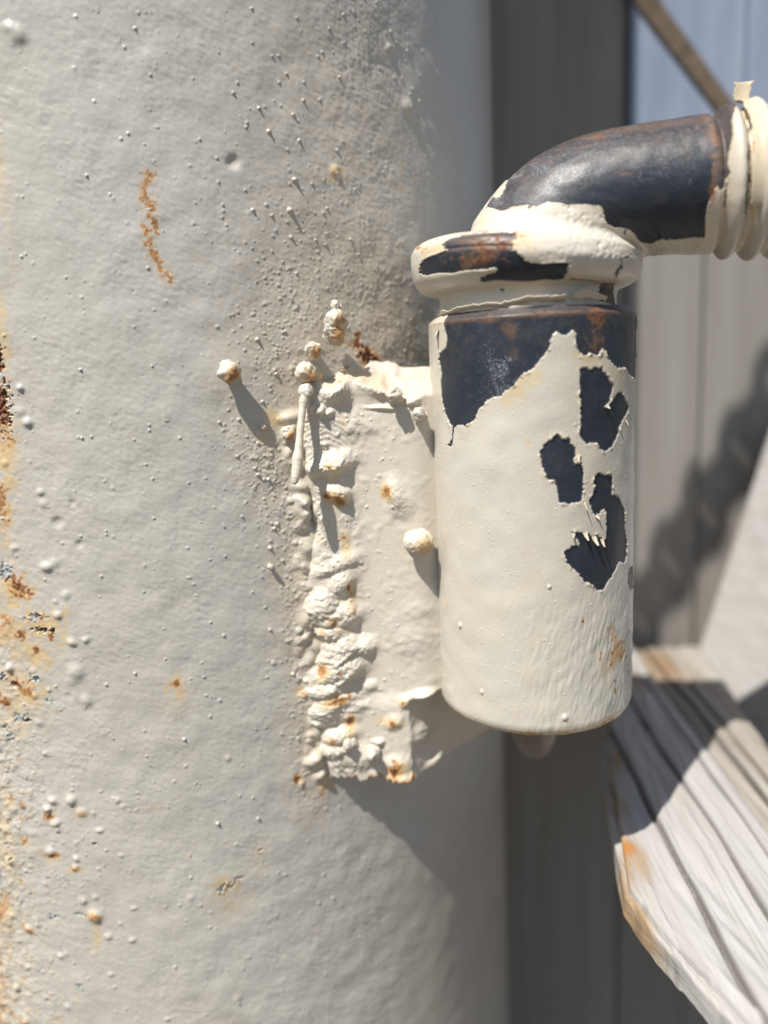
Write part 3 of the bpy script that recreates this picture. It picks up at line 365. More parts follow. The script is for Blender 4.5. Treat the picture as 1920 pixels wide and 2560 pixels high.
for u, v, r in D_dots:
    fo = max(.45, math.cos(max(0, (u - 24)/POST_R)))
    S.dome(u, v, max(r*.62, .30), max(r*(1.0 if r < .7 else 1.35)*(1 if u < 70 else .5), .25), soft=.8)
# random sparse drips of spatter
for _ in range(420):
    u, v = RG.uniform(-44, 94), RG.uniform(-186, 95)
    r = RG.uniform(.2, .38); S.dome(u, v, r, r*RG.uniform(.25, .8))
for _ in range(260):                                             # more bumps toward the corroded strip
    u = -44 + RG.exponential(14); v = RG.uniform(-185, -15); r = RG.uniform(.3, 1.0); S.dome(u, v, r, r*RG.uniform(.15, .4), rv=r*RG.uniform(.6, 1.2))
for gu, gv, sp, cnt in D_grain:
    k = max(.5, math.cos((gu - 8)/POST_R))
    for _ in range(int(cnt*(.5 if gv > -5 else .62))):
        r = .17 + .5*RG.beta(1.0, 5)
        S.dome(gu + RG.normal()*sp/k*.8, gv + RG.normal()*sp, r, r*RG.uniform(.12, .65)*min(1, max(.25, (100 - gu)/60)), rv=r*RG.uniform(.7, 1.1))
for gu, gv, sp, cnt in D_grain:
    if cnt > 100 and gu < 80: S.blob(stain, gu, gv, sp*1.8, sp*1.8, .17, NB, .3)
for u, v, a, b, k in D_rust: S.blob(rust, u, v, a*(1.8 if u < -15 else 1.2), b*(1.8 if u < -15 else 1.2), min(1, k*1.1), NB, .35)
for u, v, a, b, k in D_stain: S.blob(stain, u, v, a*1.15, b*1.15, min(.9, k*1.3), NB, .3)
for u, v, a, b, k in D_chips:
    T = np.zeros(S.shape, np.float32); S.blob(T, u, v, a*1.5, b*1.5, 1, E_, .28)
    c = smooth((T - .42)/.12)
    w = S.win(u, v, max(a, b)*3)
    S.H[w] += -.22*c[w] + .22*np.exp(-((T[w] - .36)/.14)**2)*np.clip(E_[w] + .4, 0, 1.4)
    if k == 'm': prim = np.maximum(prim, c)
    elif k == 's': prim = np.maximum(prim, .45*c); stain = np.maximum(stain, .8*c)
    elif k == 'r': rust = np.maximum(rust, c); S.H[w] += -.25*c[w] + .15*c[w]*n_or[w]
    else: hole = np.maximum(hole, c); S.H[w] -= .5*c[w]
for line in D_scratch:                                           # scrape that let the rust through
    for (a, b) in zip(line[:-1], line[1:]):
        for f in np.linspace(0, 1, 14):
            u = a[0] + (b[0] - a[0])*f; v = a[1] + (b[1] - a[1])*f
            S.blob(rust, u, v, .9, .7, .62, E_, .55); S.blob(stain, u, v, 1.1, .9, .5, E_, .3)
fl_small = smooth((left*low*1.5 + .26*E_ - .78)/.06)
prim = np.maximum(prim, .7*fl_small*smooth((NB - .3)/.3)); stain = np.maximum(stain, .45*smooth((left*1.2*low + .22*NB - .30)/.6)*smooth(left*4))
rust = np.maximum(rust, .6*smooth((crust*.9 + left*low*.7 + .30*NB - .95)/.3)); S.H += -.08*fl_small
# toe of the weld melting into the pipe
vv = -9.0
while vv > -95:
    S.dome(45.6 + RG.normal()*1.2, vv, RG.uniform(1.6, 3.0), RG.uniform(.7, 1.9), rv=RG.uniform(1.2, 2.2), rot=RG.uniform(-.2, .9), soft=.9)
    if RG.random() < .6: S.dome(43.0 + RG.normal()*1.2, vv + RG.normal()*2, RG.uniform(.5, 1.2), RG.uniform(.3, .8))
    vv -= RG.uniform(1.6, 3.4)
S.blob(stain, 44, -10, 7, 30, .26, NB, .2); S.blob(stain, 44, -50, 7, 30, .26, NB, .2); S.blob(stain, 44, -85, 7, 22, .26, NB, .2)
S.H *= 1 - .5*smooth((S.U - 56)/12)*smooth((-92 - S.V)/10)
edge = np.minimum.reduce([S.U - S.u[0], S.u[-1] - S.U, S.V - S.v[0], S.v[-1] - S.V])
S.H *= smooth(edge/4)
full = 2*math.pi*POST_R
nu = 46; ucoarse = S.u[-1] + (full - (S.u[-1] - S.u[0]))*np.arange(1, nu)/nu
uc = np.concatenate([S.u, ucoarse])
vc = np.concatenate([[GROUND - 60, -900, -700, -500, -400, -300, -240, -210, -195], S.v, [102, 110, 130, 170, 240, 350, 500, 700]])
def embed(A):
    B = np.zeros((len(vc), len(uc)), np.float32); B[9:9 + A.shape[0], :A.shape[1]] = A; return B
Uc, Vc = np.meshgrid(uc, vc)
Hc = embed(S.H)
metal_hole = embed(hole)
add_mesh('pipe', post_surf(Uc, Vc, Hc), closed=True, cap=True, mat=M_POST, parent=post,
         attrs={'m1': pack(embed(hole*.9), embed(rust), embed(stain)), 'm2': pack(embed(prim), embed(hole*0), embed(hole*0))})

# ================================================================ hinge barrel (welded to the post, so a part of it)
B = Sheet(-100*BAR_R/57.3, 100*BAR_R/57.3, BAR_BOT, BAR_TOP, .125)
b_big = fnoise(B.shape, B.dx, 4, 40, 2.2, 21); b_or = fnoise(B.shape, B.dx, .5, 3, 1.4, 22); b_rag = fnoise(B.shape, B.dx, .3, 4, 2.0, 23)
b_mid = fnoise(B.shape, B.dx, .8, 8, 2, 24)
B.H += .05*b_big + .004*b_or
lowb = smooth((-38 - B.V)/20)
run = fnoise(B.shape, B.dx, .8, 8, 1.8, 25, (1.0, 3.0), math.radians(-14))    # brush sags near the foot
B.H += .035*run*lowb*smooth((B.U + 12)/14) + .003*run
chip = np.zeros(B.shape, bool)
Uw, Vw = B.U + .085*b_rag, B.V + .085*np.roll(b_rag, 57, 1)
for i, poly in enumerate(D_bchip):
    if i == 0: poly = [(u, v if v < 6 else v + 6) for u, v in poly]
    chip |= inside(poly, Uw, Vw)
chip |= (B.V > BAR_TOP - 1.7 + .15*b_mid) & (B.U > -17.5)
chipf = blur(chip.astype(np.float32), .07, .125); near = blur(chip.astype(np.float32), .45, .125)
chipf = np.clip(chipf, 0, 1)
lift = np.clip(near*(1 - chipf)*3, 0, 1)*np.clip(-.2 + .8*b_mid, 0, 1.3)
B.H += -.24*chipf + .20*lift*(1 - chipf)
for _ in range(110):
    r = RG.uniform(.10, .24); B.dome(RG.uniform(-30, 30), RG.uniform(BAR_BOT + 2, BAR_TOP - 4), r, r*RG.uniform(.25, .7))
for _ in range(190):
    r = RG.uniform(.10, .18); B.dome(RG.uniform(-34, -6), RG.uniform(BAR_BOT + 2, BAR_TOP - 10), r, r*.6)
for (u, v, r, h) in ((-14, -18, 4.2, .35), (-11, -13, 2.5, .2), (-18, -12, 2, .2), (2, -71.5, .6, .5), (-15.5, -67.5, .5, .3), (-21, -54, .5, .5), (-1, -43.6, .35, .35), (10, -58, 1.6, -.12), (4, -62, 2.2, .12), (-6, -64, 2, .1), (14, -66, 1.8, .12)):
    B.dome(u, v, r, h, rv=r*1.2)
brust = np.zeros(B.shape, np.float32); bst = np.zeros(B.shape, np.float32); bfl = np.zeros(B.shape, np.float32)
for u, v, a, b, k in D_brust: B.blob(brust, u, v, a, b, k, b_mid, .35)
for u, v, a, b, k in D_bstain: B.blob(bst, u, v, a*1.15, b*1.15, min(.95, k*1.4), b_mid, .2)
B.blob(brust, 14.2, -59, 2.6, 3.6, .42, b_mid, .5)
for line in D_bstreak:
    for (a, b) in zip(line[:-1], line[1:]):
        for f in np.linspace(0, 1, 10):
            u = a[0] + (b[0] - a[0])*f; v = a[1] + (b[1] - a[1])*f
            B.blob(brust, u, v, .34, .34, .8, b_rag, .3); B.dome(u, v, .2, -.02)
rim = smooth((B.V - (BAR_TOP - 2.4))/1.0); brust = np.maximum(brust, .42*np.exp(-((B.V - BAR_TOP + 1.75)/.35)**2)*np.clip(.6 + .5*b_mid, 0, 1))
brust = np.maximum(brust, .55*smooth((BAR_BOT + 2.2 - B.V)/1.5)*np.clip(.1 + .6*b_big, 0, 1))
bst = np.maximum(bst, .5*smooth((BAR_BOT + 3 - B.V)/2)*np.clip(.4 + .5*b_big, 0, 1))
bst = np.maximum(bst, .22*np.clip(blur(chip.astype(np.float32), 1.6, .125)*2, 0, 1)*(1 - chipf)*np.clip(.5 + b_mid, 0, 1))
bdust = np.maximum(.65*rim, .28*smooth((B.V - (BAR_TOP - 11))/9)*np.clip(.3 + .6*b_mid, 0, 1))
for (u, v, a, b, k) in ((-9.5, -4, 5, 6, .8), (-12, 1, 3, 5, .6), (-3, -12.5, 5, 1.6, 1.0), (-7, -14, 3, 1.4, .8), (8, -47, 6, 4, .25), (-5, -7, 7, 6, .35), (4, -48, 9, 6, .2)): B.blob(bfl, u, v, a, b, k, b_mid, .25)
B.H *= 1.0
nu = 30; ucoarse = B.u[-1] + (2*math.pi*BAR_R - (B.u[-1] - B.u[0]))*np.arange(1, nu)/nu
ub = np.concatenate([B.u, ucoarse]); vb = np.concatenate([B.v, [BAR_TOP]])
Ub, Vb = np.meshgrid(ub, vb)
def embb(A):
    C_ = np.zeros((len(vb), len(ub)), np.float32); C_[:A.shape[0], :A.shape[1]] = A; C_[-1, :A.shape[1]] = A[-1]; return C_
Pb = bar_surf(Ub, Vb, embb(B.H))
# close the foot with a slightly dished disc and the top with a flat ring
cx, cy = BAR_C
def ring(P, k, dz): Q = P.copy(); Q[:, 0] = cx + (P[:, 0] - cx)*k; Q[:, 1] = cy + (P[:, 1] - cy)*k; Q[:, 2] = P[:, 2] + dz; return Q
foot = [ring(Pb[0], k, dz) for k, dz in ((.05, -.2), (.4, -.2), (.8, -.15), (.96, -.08))]
head = [ring(Pb[-1], k, dz) for k, dz in ((.97, .02), (.9, .03), (.7, .03))]
Pall = np.concatenate([np.stack(foot), Pb, np.stack(head)])
def ext(A, lo_, hi_): return np.concatenate([np.full((4, A.shape[1]), lo_, np.float32), A, np.full((3, A.shape[1]), hi_, np.float32)])
barrel = add_mesh('hinge_barrel', Pall, closed=True, cap=True, mat=M_BAR, parent=post,
         attrs={'m1': pack(ext(embb(chipf), 0, 1), ext(embb(brust), .35, .3), ext(embb(bst), .5, 0)), 'm2': pack(ext(embb(chipf*0), 0, 0), ext(embb(bfl), 0, 0), ext(embb(bdust), 0, .6))})
barrel['label'] = 'upright cream painted hinge barrel with blue black bare patches'

# ================================================================ weld mount between barrel and post
us = np.concatenate([np.linspace(0, 5.4, 430), np.linspace(5.45, 9, 60)]); vs = np.arange(MNT_BOT, MNT_TOP + .01, .14)
Um, Vm = np.meshgrid(us, vs); Pm0 = mnt_surf(Um, Vm)
Xm, Zm = Pm0[..., 0], Pm0[..., 2]
shp = Um.shape
_mid = Pm0[len(vs)//2]; _s = np.concatenate([[0], np.cumsum(np.linalg.norm(np.diff(_mid, axis=0), axis=1))]); _c = (_s/.14).astype(int)
def mnoise(*a): return fnoise((len(vs), _c[-1] + 1), .14, *a)[:, _c]
k1 = mnoise(.6, 3, 1.6, 31); k2 = mnoise(1.6, 14, 2.2, 32); k3 = mnoise(.35, 1.4, .8, 33)
Hm = .19*k2 + .012*k1 + .004*k3
seam = np.exp(-((Um - 2.2)/1.6)**2)                                  # the bead itself is the roughest
Hm = Hm*(.25 + .85*seam)
frontw = smooth(Um/.6)*(1 - smooth((Um - 5.2)/.8)) if True else 1
def mdome(u, v, a, b, h, rot, P=2.4):
    p = mnt_surf(np.array([u]), np.array([v]))[0]
    dx, dz = Xm - p[0], Zm - p[2]; c, s = math.cos(rot), math.sin(rot)
    d = np.sqrt(((dx*c + dz*s)/a)**2 + ((-dx*s + dz*c)/b)**2)
    return np.exp(-d**P*1.2)*h
for u, v, a, b, t_, h in D_mount:
    z = mdome(u, v, a, b, h*.95, math.radians(-t_), 2.6)
    Hm += z*(1 + .03*k1)
# overlapping passes of the vertical bead, stacked like leaning coins
_r = np.random.default_rng(77); zz_ = -42.0
while zz_ > -92:
    Hm = np.maximum(Hm, Hm*.35 + mdome(_r.uniform(1.8, 3.5), zz_, _r.uniform(3.4, 7.0), _r.uniform(1.8, 3.4), _r.uniform(.9, 2.1), math.radians(_r.uniform(5, 60)), 2.6)*(1 + .03*k1))
    zz_ -= _r.uniform(2.6, 7.0)
# rolled ripples of the weld passes
for (u, v, n, ang, wl, w_) in ((2.6, -13.5, 0, -.25, 1.1, 6), (2.2, -62, 0, .65, 1.9, 7), (2.6, -52, 0, .45, 1.6, 6), (3.2, -75, 0, .4, 1.7, 5)):
    p = mnt_surf(np.array([u]), np.array([v]))[0]; dx, dz = Xm - p[0], Zm - p[2]
    rr_ = np.sqrt((dx)**2 + (dz + 7)**2); Hm += .07*np.sin(rr_*2*math.pi/wl + k2)*np.exp(-(dx*dx + dz*dz)/(w_*w_))
for _ in range(1500):
    u, v = RG.uniform(.6, 5.0), RG.uniform(MNT_BOT + 1, MNT_TOP - 4)
    if RG.random() > .12 + .75*math.exp(-((u - 2.2)/1.2)**2): continue
    p = mnt_surf(np.array([u]), np.array([v]))[0]; r = .18 + .35*RG.beta(1.3, 4)
    i = np.searchsorted(vs, v); j = np.searchsorted(us, u); a0, a1, b0, b1 = max(i - 8, 0), i + 8, max(j - 16, 0), j + 16
    d = ((Xm[a0:a1, b0:b1] - p[0])**2 + (Zm[a0:a1, b0:b1] - p[2])**2)/r**2
    Hm[a0:a1, b0:b1] += np.exp(-d**1.3*1.2)*r*RG.uniform(.2, .8)
Hm *= smooth((9 - Um)/1.0)*smooth(Um/.5)
mr = np.zeros(shp, np.float32); ms = np.zeros(shp, np.float32)
def mblob(M, u, v, a, b, k, amp):
    p = mnt_surf(np.array([u]), np.array([v]))[0]
    d = np.sqrt(((Xm - p[0])/a)**2 + ((Zm - p[2])/b)**2) + amp*k2
    np.maximum(M, k*(1 - smooth(d*.75))*(Um < 5.6), out=M)
for u, v, a, b, k in D_mrust: mblob(mr, u, v, a*1.15, b*1.15, min(1, k*1.2), .3)
for u, v, a, b, k in D_mstain: mblob(ms, u, v, a, b, min(.9, k*1.35), .15)
hollow = np.clip(-(Hm - blur(Hm.astype(np.float32), 1.0, .12)) - .12, 0, 1)
ms = np.maximum(ms, np.clip(hollow*1.2, 0, .55)*smooth((k2 + .4)/1))
ms = np.maximum(ms, .12 + 0*ms)
mr = np.maximum(mr, .7*smooth((MNT_BOT + .9 - Zm)/.8)*(Um > 3)*np.clip(.5 + k2*.5, 0, 1))
Pm = mnt_surf(Um, Vm, Hm)
def n1(n, ln, seed):
    r = np.random.default_rng(seed).normal(size=n + 6*ln); k = np.hanning(ln*2 + 1); k /= k.sum(); o = np.convolve(r, k, 'same')[3*ln:3*ln + n]; return o/o.std()
Pm[..., 0] += (n1(len(vs), 20, 61)*.35 + n1(len(vs), 46, 62)*1.1)[:, None]*(1 - smooth((Um - .8)/2.8))      # ragged toe of the bead
topz = smooth((Vm - (MNT_TOP - 12))/8); botz = 1 - smooth((Vm - MNT_BOT)/5)
Pm[..., 2] += (n1(len(us), 60, 64)*.9)[None]*topz + .35*blur(k2, .5, .14)*topz + (n1(len(us), 10, 65)*.35 + n1(len(us), 30, 66)*.5)[None]*botz
low_ = Pm[0]; cen = np.array([18.0, 200.0, MNT_BOT])
capr = [low_*(1 - k) + cen*k + np.array([0, 0, dz]) for k, dz in ((.98, .6), (.5, .5), (.12, .25))]
Pm = np.concatenate([np.stack(capr), Pm])
pad = lambda A, v: np.concatenate([np.full((3, A.shape[1]), v, np.float32), A])
mount = add_mesh('weld_mount', Pm, mat=M_WELD, parent=post, attrs={'m1': pack(pad(ms*0, 0), pad(mr, .3), pad(ms, .5)), 'm2': pack(pad(ms*0, 0), pad(ms*0, 0), pad(ms*0, 0))})
mount['label'] = 'lumpy rust spotted weld metal'

# ---- beads of weld spatter standing clear of the surface, wire stub (parts of the post)
def bead(name, c, nrm, r, stretch, seed, mat, rusty, parent, neck=.55):
    """rounded droplet on a short neck, axis nrm"""
    rg = np.random.default_rng(seed)
    n = Vector(nrm).normalized(); a = n.orthogonal().normalized(); b = n.cross(a)
    th = np.linspace(0, 2*math.pi, 49)[:-1]; ph = np.concatenate([np.linspace(-1.0, 0, 16)[:-1], np.sin(np.linspace(0, math.pi/2, 20))])
    T, Q = np.meshgrid(th, ph)
    neck = max(neck, .7)
    k = np.where(Q < 0, 1 - (1 - neck)*smooth(-Q*1.6) + .4*smooth((-Q - .6)/.4), np.sqrt(np.clip(1 - Q*Q, 0, 1)))*r
    hgt = np.where(Q < 0, Q*stretch*r, Q*r)
    X3, Y3, Z3 = k*np.cos(T)/r, k*np.sin(T)/r, hgt/r
    w = np.zeros_like(T)
    for i in range(26):                                    # lumpy, never a clean ball
        f = rg.normal(size=3)*(1.1 + i*.28); w += np.sin(X3*f[0] + Y3*f[1] + Z3*f[2] + rg.uniform(0, 6.3))*(.105/(1 + .3*i))
    k = k*(1 + w); hgt = np.where(Q > 0, hgt*(1 + w), hgt)
    N = np.array(n); A = np.array(a); Bv = np.array(b)
    P = np.array(c) + N*hgt[..., None] + A*(k*np.cos(T))[..., None] + Bv*(k*np.sin(T))[..., None]
    ru = np.zeros(T.shape, np.float32); st_ = np.full(T.shape, .14, np.float32)
    if rusty:
        d = np.array((.55, -.45, -.35)); d = d/np.linalg.norm(d); dd = ((P - np.array(c))/r) @ d
        ru = (rusty*.8*smooth((dd - .5)/.5)).astype(np.float32); st_ = (.10 + .45*smooth((dd + .1)/.9)).astype(np.float32)
    return add_mesh(name, P, closed=True, cap=True, mat=mat, parent=parent, attrs={'m1': pack(ru*0, ru, st_), 'm2': pack(ru*0, ru*0, ru*0)})
def on_post(u, v, h):
    a = u/POST_R; n = (math.sin(a), -math.cos(a), 0); r = POST_R + h
    return (POST_C[0] + r*n[0], POST_C[1] + r*n[1], v), n
for i, (u, v, r, st, ru) in enumerate(D_beads):
    c, n = on_post(u, v, r*st*.9)
    n = Vector(n) + Vector((-.05, -.15, .12))
    bead('weld_spatter', c, n, r, st, 50 + i, M_WELD, ru, post)
for i, (x, y, z, r, st, ru) in enumerate(D_mbeads):
    bead('weld_spatter', (x, y, z), (-.15, -1, .12), r, st, 90 + i, M_WELD, ru, post, .75)
def tube(name, pts, rad, mat, parent, ns=20, sub=12, rough_=.09, seed=1, st=.2):
    pts = np.array(pts, float); t = np.linspace(0, len(pts) - 1, (len(pts) - 1)*sub + 1); C_ = catmull(pts, t)
    R_ = np.interp(t, range(len(rad)), rad); rg = np.random.default_rng(seed)
    d = np.gradient(C_, axis=0); d /= np.linalg.norm(d, axis=1, keepdims=True)
    a = np.cross(d, [0, 1, 0.01]); a /= np.linalg.norm(a, axis=1, keepdims=True); b = np.cross(d, a)
    th = np.linspace(0, 2*math.pi, ns + 1)[:-1]
    w = 1 + rough_*np.convolve(rg.normal(size=len(t) + 4), np.ones(5)/2.2, 'valid')
    P = C_[:, None] + (a[:, None]*np.cos(th)[None, :, None] + b[:, None]*np.sin(th)[None, :, None])*(R_*w)[:, None, None]
    z = np.zeros(P.shape[:2], np.float32)
    return add_mesh(name, P, closed=True, cap=True, mat=mat, parent=parent, attrs={'m1': pack(z, z, z + st), 'm2': pack(z, z, z)})
tube('wire_stub', D_wire, [1.5, 1.15, .95, .85, .9, 1.05, .95, .4], M_WELD, post, seed=5)

# ================================================================ hinge pin: elbow, collar, threaded rod (hangs in the barrel, carries the gate)
pin = thing('hinge_pin', 'bent gate hinge pin with flaking cream paint over blue black steel, sitting in the barrel', 'hinge pin', (BAR_C[0], BAR_C[1], BAR_TOP))
tt = np.concatenate([np.linspace(0, 11.8, 300), np.linspace(11.8, 27, 620)[1:]])
qq = np.concatenate([np.linspace(-12, 195, 620), np.linspace(195, 348, 30)[1:-1]])
Te, Qe = np.meshgrid(tt, qq, indexing='ij'); P0 = el_surf(Te, Qe)
Xe, Ye, Ze = P0[..., 0], P0[..., 1], P0[..., 2]
du = np.gradient(P0, axis=0); dv = np.gradient(P0, axis=1); Ne = np.cross(du, dv); Ne /= np.linalg.norm(Ne, axis=-1, keepdims=True) + 1e-12
cen_ = el_frame(Te)[0]
sgn = np.sign(((P0 - cen_)*Ne).sum(-1, keepdims=True)); sgn[sgn == 0] = 1; Ne = Ne*sgn
eb_ = fnoise(Te.shape, .12, 3, 30, 2, 41); er = fnoise(Te.shape, .12, .3, 4, 2.0, 42); em = fnoise(Te.shape, .12, .8, 8, 2, 43); ef = fnoise(Te.shape, .12, .3, 1.2, .6, 44)
He = .03*eb_ + .003*ef
chipe = np.zeros(Te.shape, bool)
Tw, Qw = Te + .012*er, Qe + .55*np.roll(er, 71, 1)
for poly in D_emetal: chipe |= inside(poly, Tw, Qw)
ce = np.clip(blur(chipe.astype(np.float32), .07, .12), 0, 1); ne_ = blur(chipe.astype(np.float32), .5, .12)
# thread crests and run-out groove on the rod
cr0, per = D_thread
Xc = cen_[..., 0]
ph = (Xc - cr0)/per
thr = smooth((Xc - (cr0 - per*.55))/1.2)
He += thr*(1.75*(np.cos(2*math.pi*ph)*.5 + .5) - .6) + .35*smooth((Xc - cr0 - per*.6)/2)*(1 - ce)
He += -.9*np.exp(-((Xc - (cr0 - per*.5))/.5)**2)
He += -.5*np.exp(-((Xc - (cr0 + per*.40))/.35)**2)*(Qe < 110)
He += -.24*ce + .10*np.clip(ne_*(1 - ce)*3, 0, 1)*np.clip(-.15 + .8*em, 0, 1.3)*(1 - ce)
# orange-peel dimples on the collar paint
dim = np.zeros(Te.shape, np.float32)
for _ in range(200):
    p = D_dimple[RG.integers(len(D_dimple))]; x = p[0] + RG.normal()*p[2]; z = p[1] + RG.normal()*p[3]; r = RG.uniform(.2, .42)
    sel = (np.abs(Xe - x) < 2) & (np.abs(Ze - z) < 2) & (Qe > 0) & (Qe < 180)
    d = ((Xe[sel] - x)**2 + (Ze[sel] - z)**2)/(r*r); dim[sel] -= np.exp(-d)*r*.24
He += dim*(1 - ce)
bandm = ce*np.exp(-((Te - 7.6)/.16)**2)*(Te < 10); He += -.22*bandm      # forging line round the collar
ru = np.zeros(Te.shape, np.float32); sa = np.zeros(Te.shape, np.float32)
def eblob(M, t_, q_, a, b, k, amp):
    p = el_surf(t_, q_); d = np.sqrt(((Xe - p[0])/a)**2 + ((Ze - p[2])/b)**2) + amp*em
    np.maximum(M, k*(1 - smooth(d*.75))*(Qe > -12)*(Qe < 192), out=M)
for q in D_erust: eblob(ru, *q, .35)
for q in D_estain: eblob(sa, *q, .2)
sa = np.maximum(sa, .4*np.clip(blur(chipe.astype(np.float32), 1.0, .12)*2.2, 0, 1)*(1 - ce)*np.clip(.5 + .6*em, 0, 1))
sa = np.maximum(sa, .10*(Te > 22) + .55*thr*(1 - (np.cos(2*math.pi*ph)*.5 + .5))**3*np.clip(.6 + .5*em, 0, 1))
up_ = np.clip(Ne[..., 2], -1, 1)
dust = smooth((up_ + .05)/.9)*np.clip(.75 + .35*em, 0, 1.2)
dust = np.maximum(dust, .9*(Xc > cr0 - per*.9)*ce)
flk = np.zeros(Te.shape, np.float32)
for q in D_eflk: eblob(flk, *q, .3)
sc = fnoise(Te.shape, .12, .15, 6, .8, 46, (.5, 5)); He += ce*.006*sc
flk = np.maximum(flk, .25*smooth((sc - 1.2)/.8)*(Te > 14))
# ----
add_mesh('pin_body', P0 + Ne*He[..., None], closed=True, cap=True, mat=M_PIN, parent=pin,
         attrs={'m1': pack(ce, ru*np.where(ce > .5, 1, .9), sa), 'm2': pack(ce*0, flk, dust)})
# lower end of the pin showing under the barrel
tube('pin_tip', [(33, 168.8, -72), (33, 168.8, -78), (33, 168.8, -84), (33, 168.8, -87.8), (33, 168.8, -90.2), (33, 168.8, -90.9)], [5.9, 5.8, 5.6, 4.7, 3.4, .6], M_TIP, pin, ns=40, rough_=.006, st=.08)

def ribbon(name, C_, Wv, N_, thick, parent, st=.25, seed=0, taper=None):
    """thin curled skin of paint: centre line, half-width vectors, outward normals"""
    C_, Wv, N_ = [np.array(a, float) for a in (C_, Wv, N_)]; n = len(C_); m = 9
    rg = np.random.default_rng(seed); j1 = np.convolve(rg.normal(size=n + 4), np.ones(5)/5, 'valid')*.35; j2 = np.convolve(rg.normal(size=n + 4), np.ones(5)/5, 'valid')*.35
    s = np.linspace(-1, 1, m); rows = []
    for i in range(n):
        k = s*(1 + np.where(s > 0, j1[i], j2[i])); top = C_[i] + Wv[i]*k[:, None] + N_[i]*(.18*np.linalg.norm(Wv[i])*(s**2))[:, None]
        bot = top - N_[i]*thick
        rows.append(np.concatenate([top, bot[::-1]]))
    P = np.stack(rows); z = np.zeros(P.shape[:2], np.float32)
    return add_mesh(name, P, closed=True, cap=True, mat=M_FLAKE, parent=parent, attrs={'m1': pack(z, z, z + st), 'm2': pack(z, z, z)})
# skin of paint peeled off the neck and lying on the barrel rim
a_ = np.radians(np.linspace(-78, 8, 60)); wob = np.convolve(np.random.default_rng(3).normal(size=64), np.ones(5)/5, 'valid')
rr_ = 20.6 + .35*wob; zz = BAR_TOP + .35 + 1.1*np.linspace(0, 1, 60)**1.5 + .25*wob
C_ = np.stack([BAR_C[0] + rr_*np.sin(a_), BAR_C[1] - rr_*np.cos(a_), zz], -1)
wd_ = (.55 + .5*np.linspace(0, 1, 60)**2)
rad = np.stack([np.sin(a_), -np.cos(a_), 0*a_], -1)
ribbon('peeling_paint', C_, (rad*.75 + np.array([0, 0, .55]))*wd_[:, None], -rad*.55 + np.array([0, 0, .75]), .16, pin, st=.15, seed=3)
a_ = np.radians(np.linspace(12, 34, 24)); rr_ = np.full(24, 20.4); C_ = np.stack([BAR_C[0] + rr_*np.sin(a_), BAR_C[1] - rr_*np.cos(a_), BAR_TOP + 1.9 - .9*np.linspace(0, 1, 24)**2], -1)
rad = np.stack([np.sin(a_), -np.cos(a_), 0*a_], -1)
ribbon('peeling_paint', C_, (rad*.5 + np.array([0, 0, .8]))*np.linspace(1.0, .5, 24)[:, None], rad*.6 - np.array([0, 0, .3]), .16, pin, st=.2, seed=8)
# the paint band standing up off the rod thread
t0 = D_band_t; qs = np.linspace(118, 4, 40)
C_, Wv, N_ = [], [], []
for q in qs:
    p = el_surf(t0, q); c0 = el_frame(t0)[0]; nn = p - c0; nn /= np.linalg.norm(nn); axd = el_frame(t0 + .1)[0] - c0; axd /= np.linalg.norm(axd)
    C_.append(p + nn*(.75 + .5*max(0, (60 - q)/60))); Wv.append(axd*1.5); N_.append(nn)
tan = np.array(C_[-1]) - np.array(C_[-2]); tan = tan/np.linalg.norm(tan); up = np.array([-.05, -.1, 1.0])
for k in np.linspace(.2, 3.3, 16):
    C_.append(np.array(C_[39]) + up*k + np.array([0, -.25, 0])*0); Wv.append(axd*(1.42 + .06*k)); N_.append(np.array([-.1, -1, 0]))
C_, Wv, N_ = np.array(C_), np.array(Wv), np.array(N_)
for i in range(30, 46):
    pass
ribbon('peeling_paint', C_, Wv, N_, .28, pin, st=.3, seed=5)
# small curls hanging off chip edges of the barrel
def curl(u, v, w_, l_, ang, up=1, seed=0):
    C_, Wv, N_ = [], [], []
    for k in np.linspace(0, 1, 14):
        h = .15 + 1.3*l_*.5*(k**1.5); a = (u + math.sin(ang)*l_*k)/BAR_R; vv = v - math.cos(ang)*l_*k*up
        p = bar_surf(np.array([a*BAR_R]), np.array([vv]), np.array([h]))[0]; n = np.array([math.sin(a), -math.cos(a), .0])
        tg = np.array([math.cos(a), math.sin(a), 0]); C_.append(p); Wv.append((tg*math.cos(ang) + np.array([0, 0, 1])*math.sin(ang))*w_*(1 - .75*k)); N_.append(n)
    c = ribbon('paint_curl', C_, Wv, N_, .14, barrel, st=.2, seed=seed)
for i, (u, v, w_, l_, ang) in enumerate(D_curls): curl(u, v, w_, l_, ang, seed=20 + i)

# ================================================================ timber, boards and painted-shade sheet behind the post
def tag(o, label, cat, group=None):
    o['label'] = label; o['category'] = cat
    if group: o['group'] = group
    return o

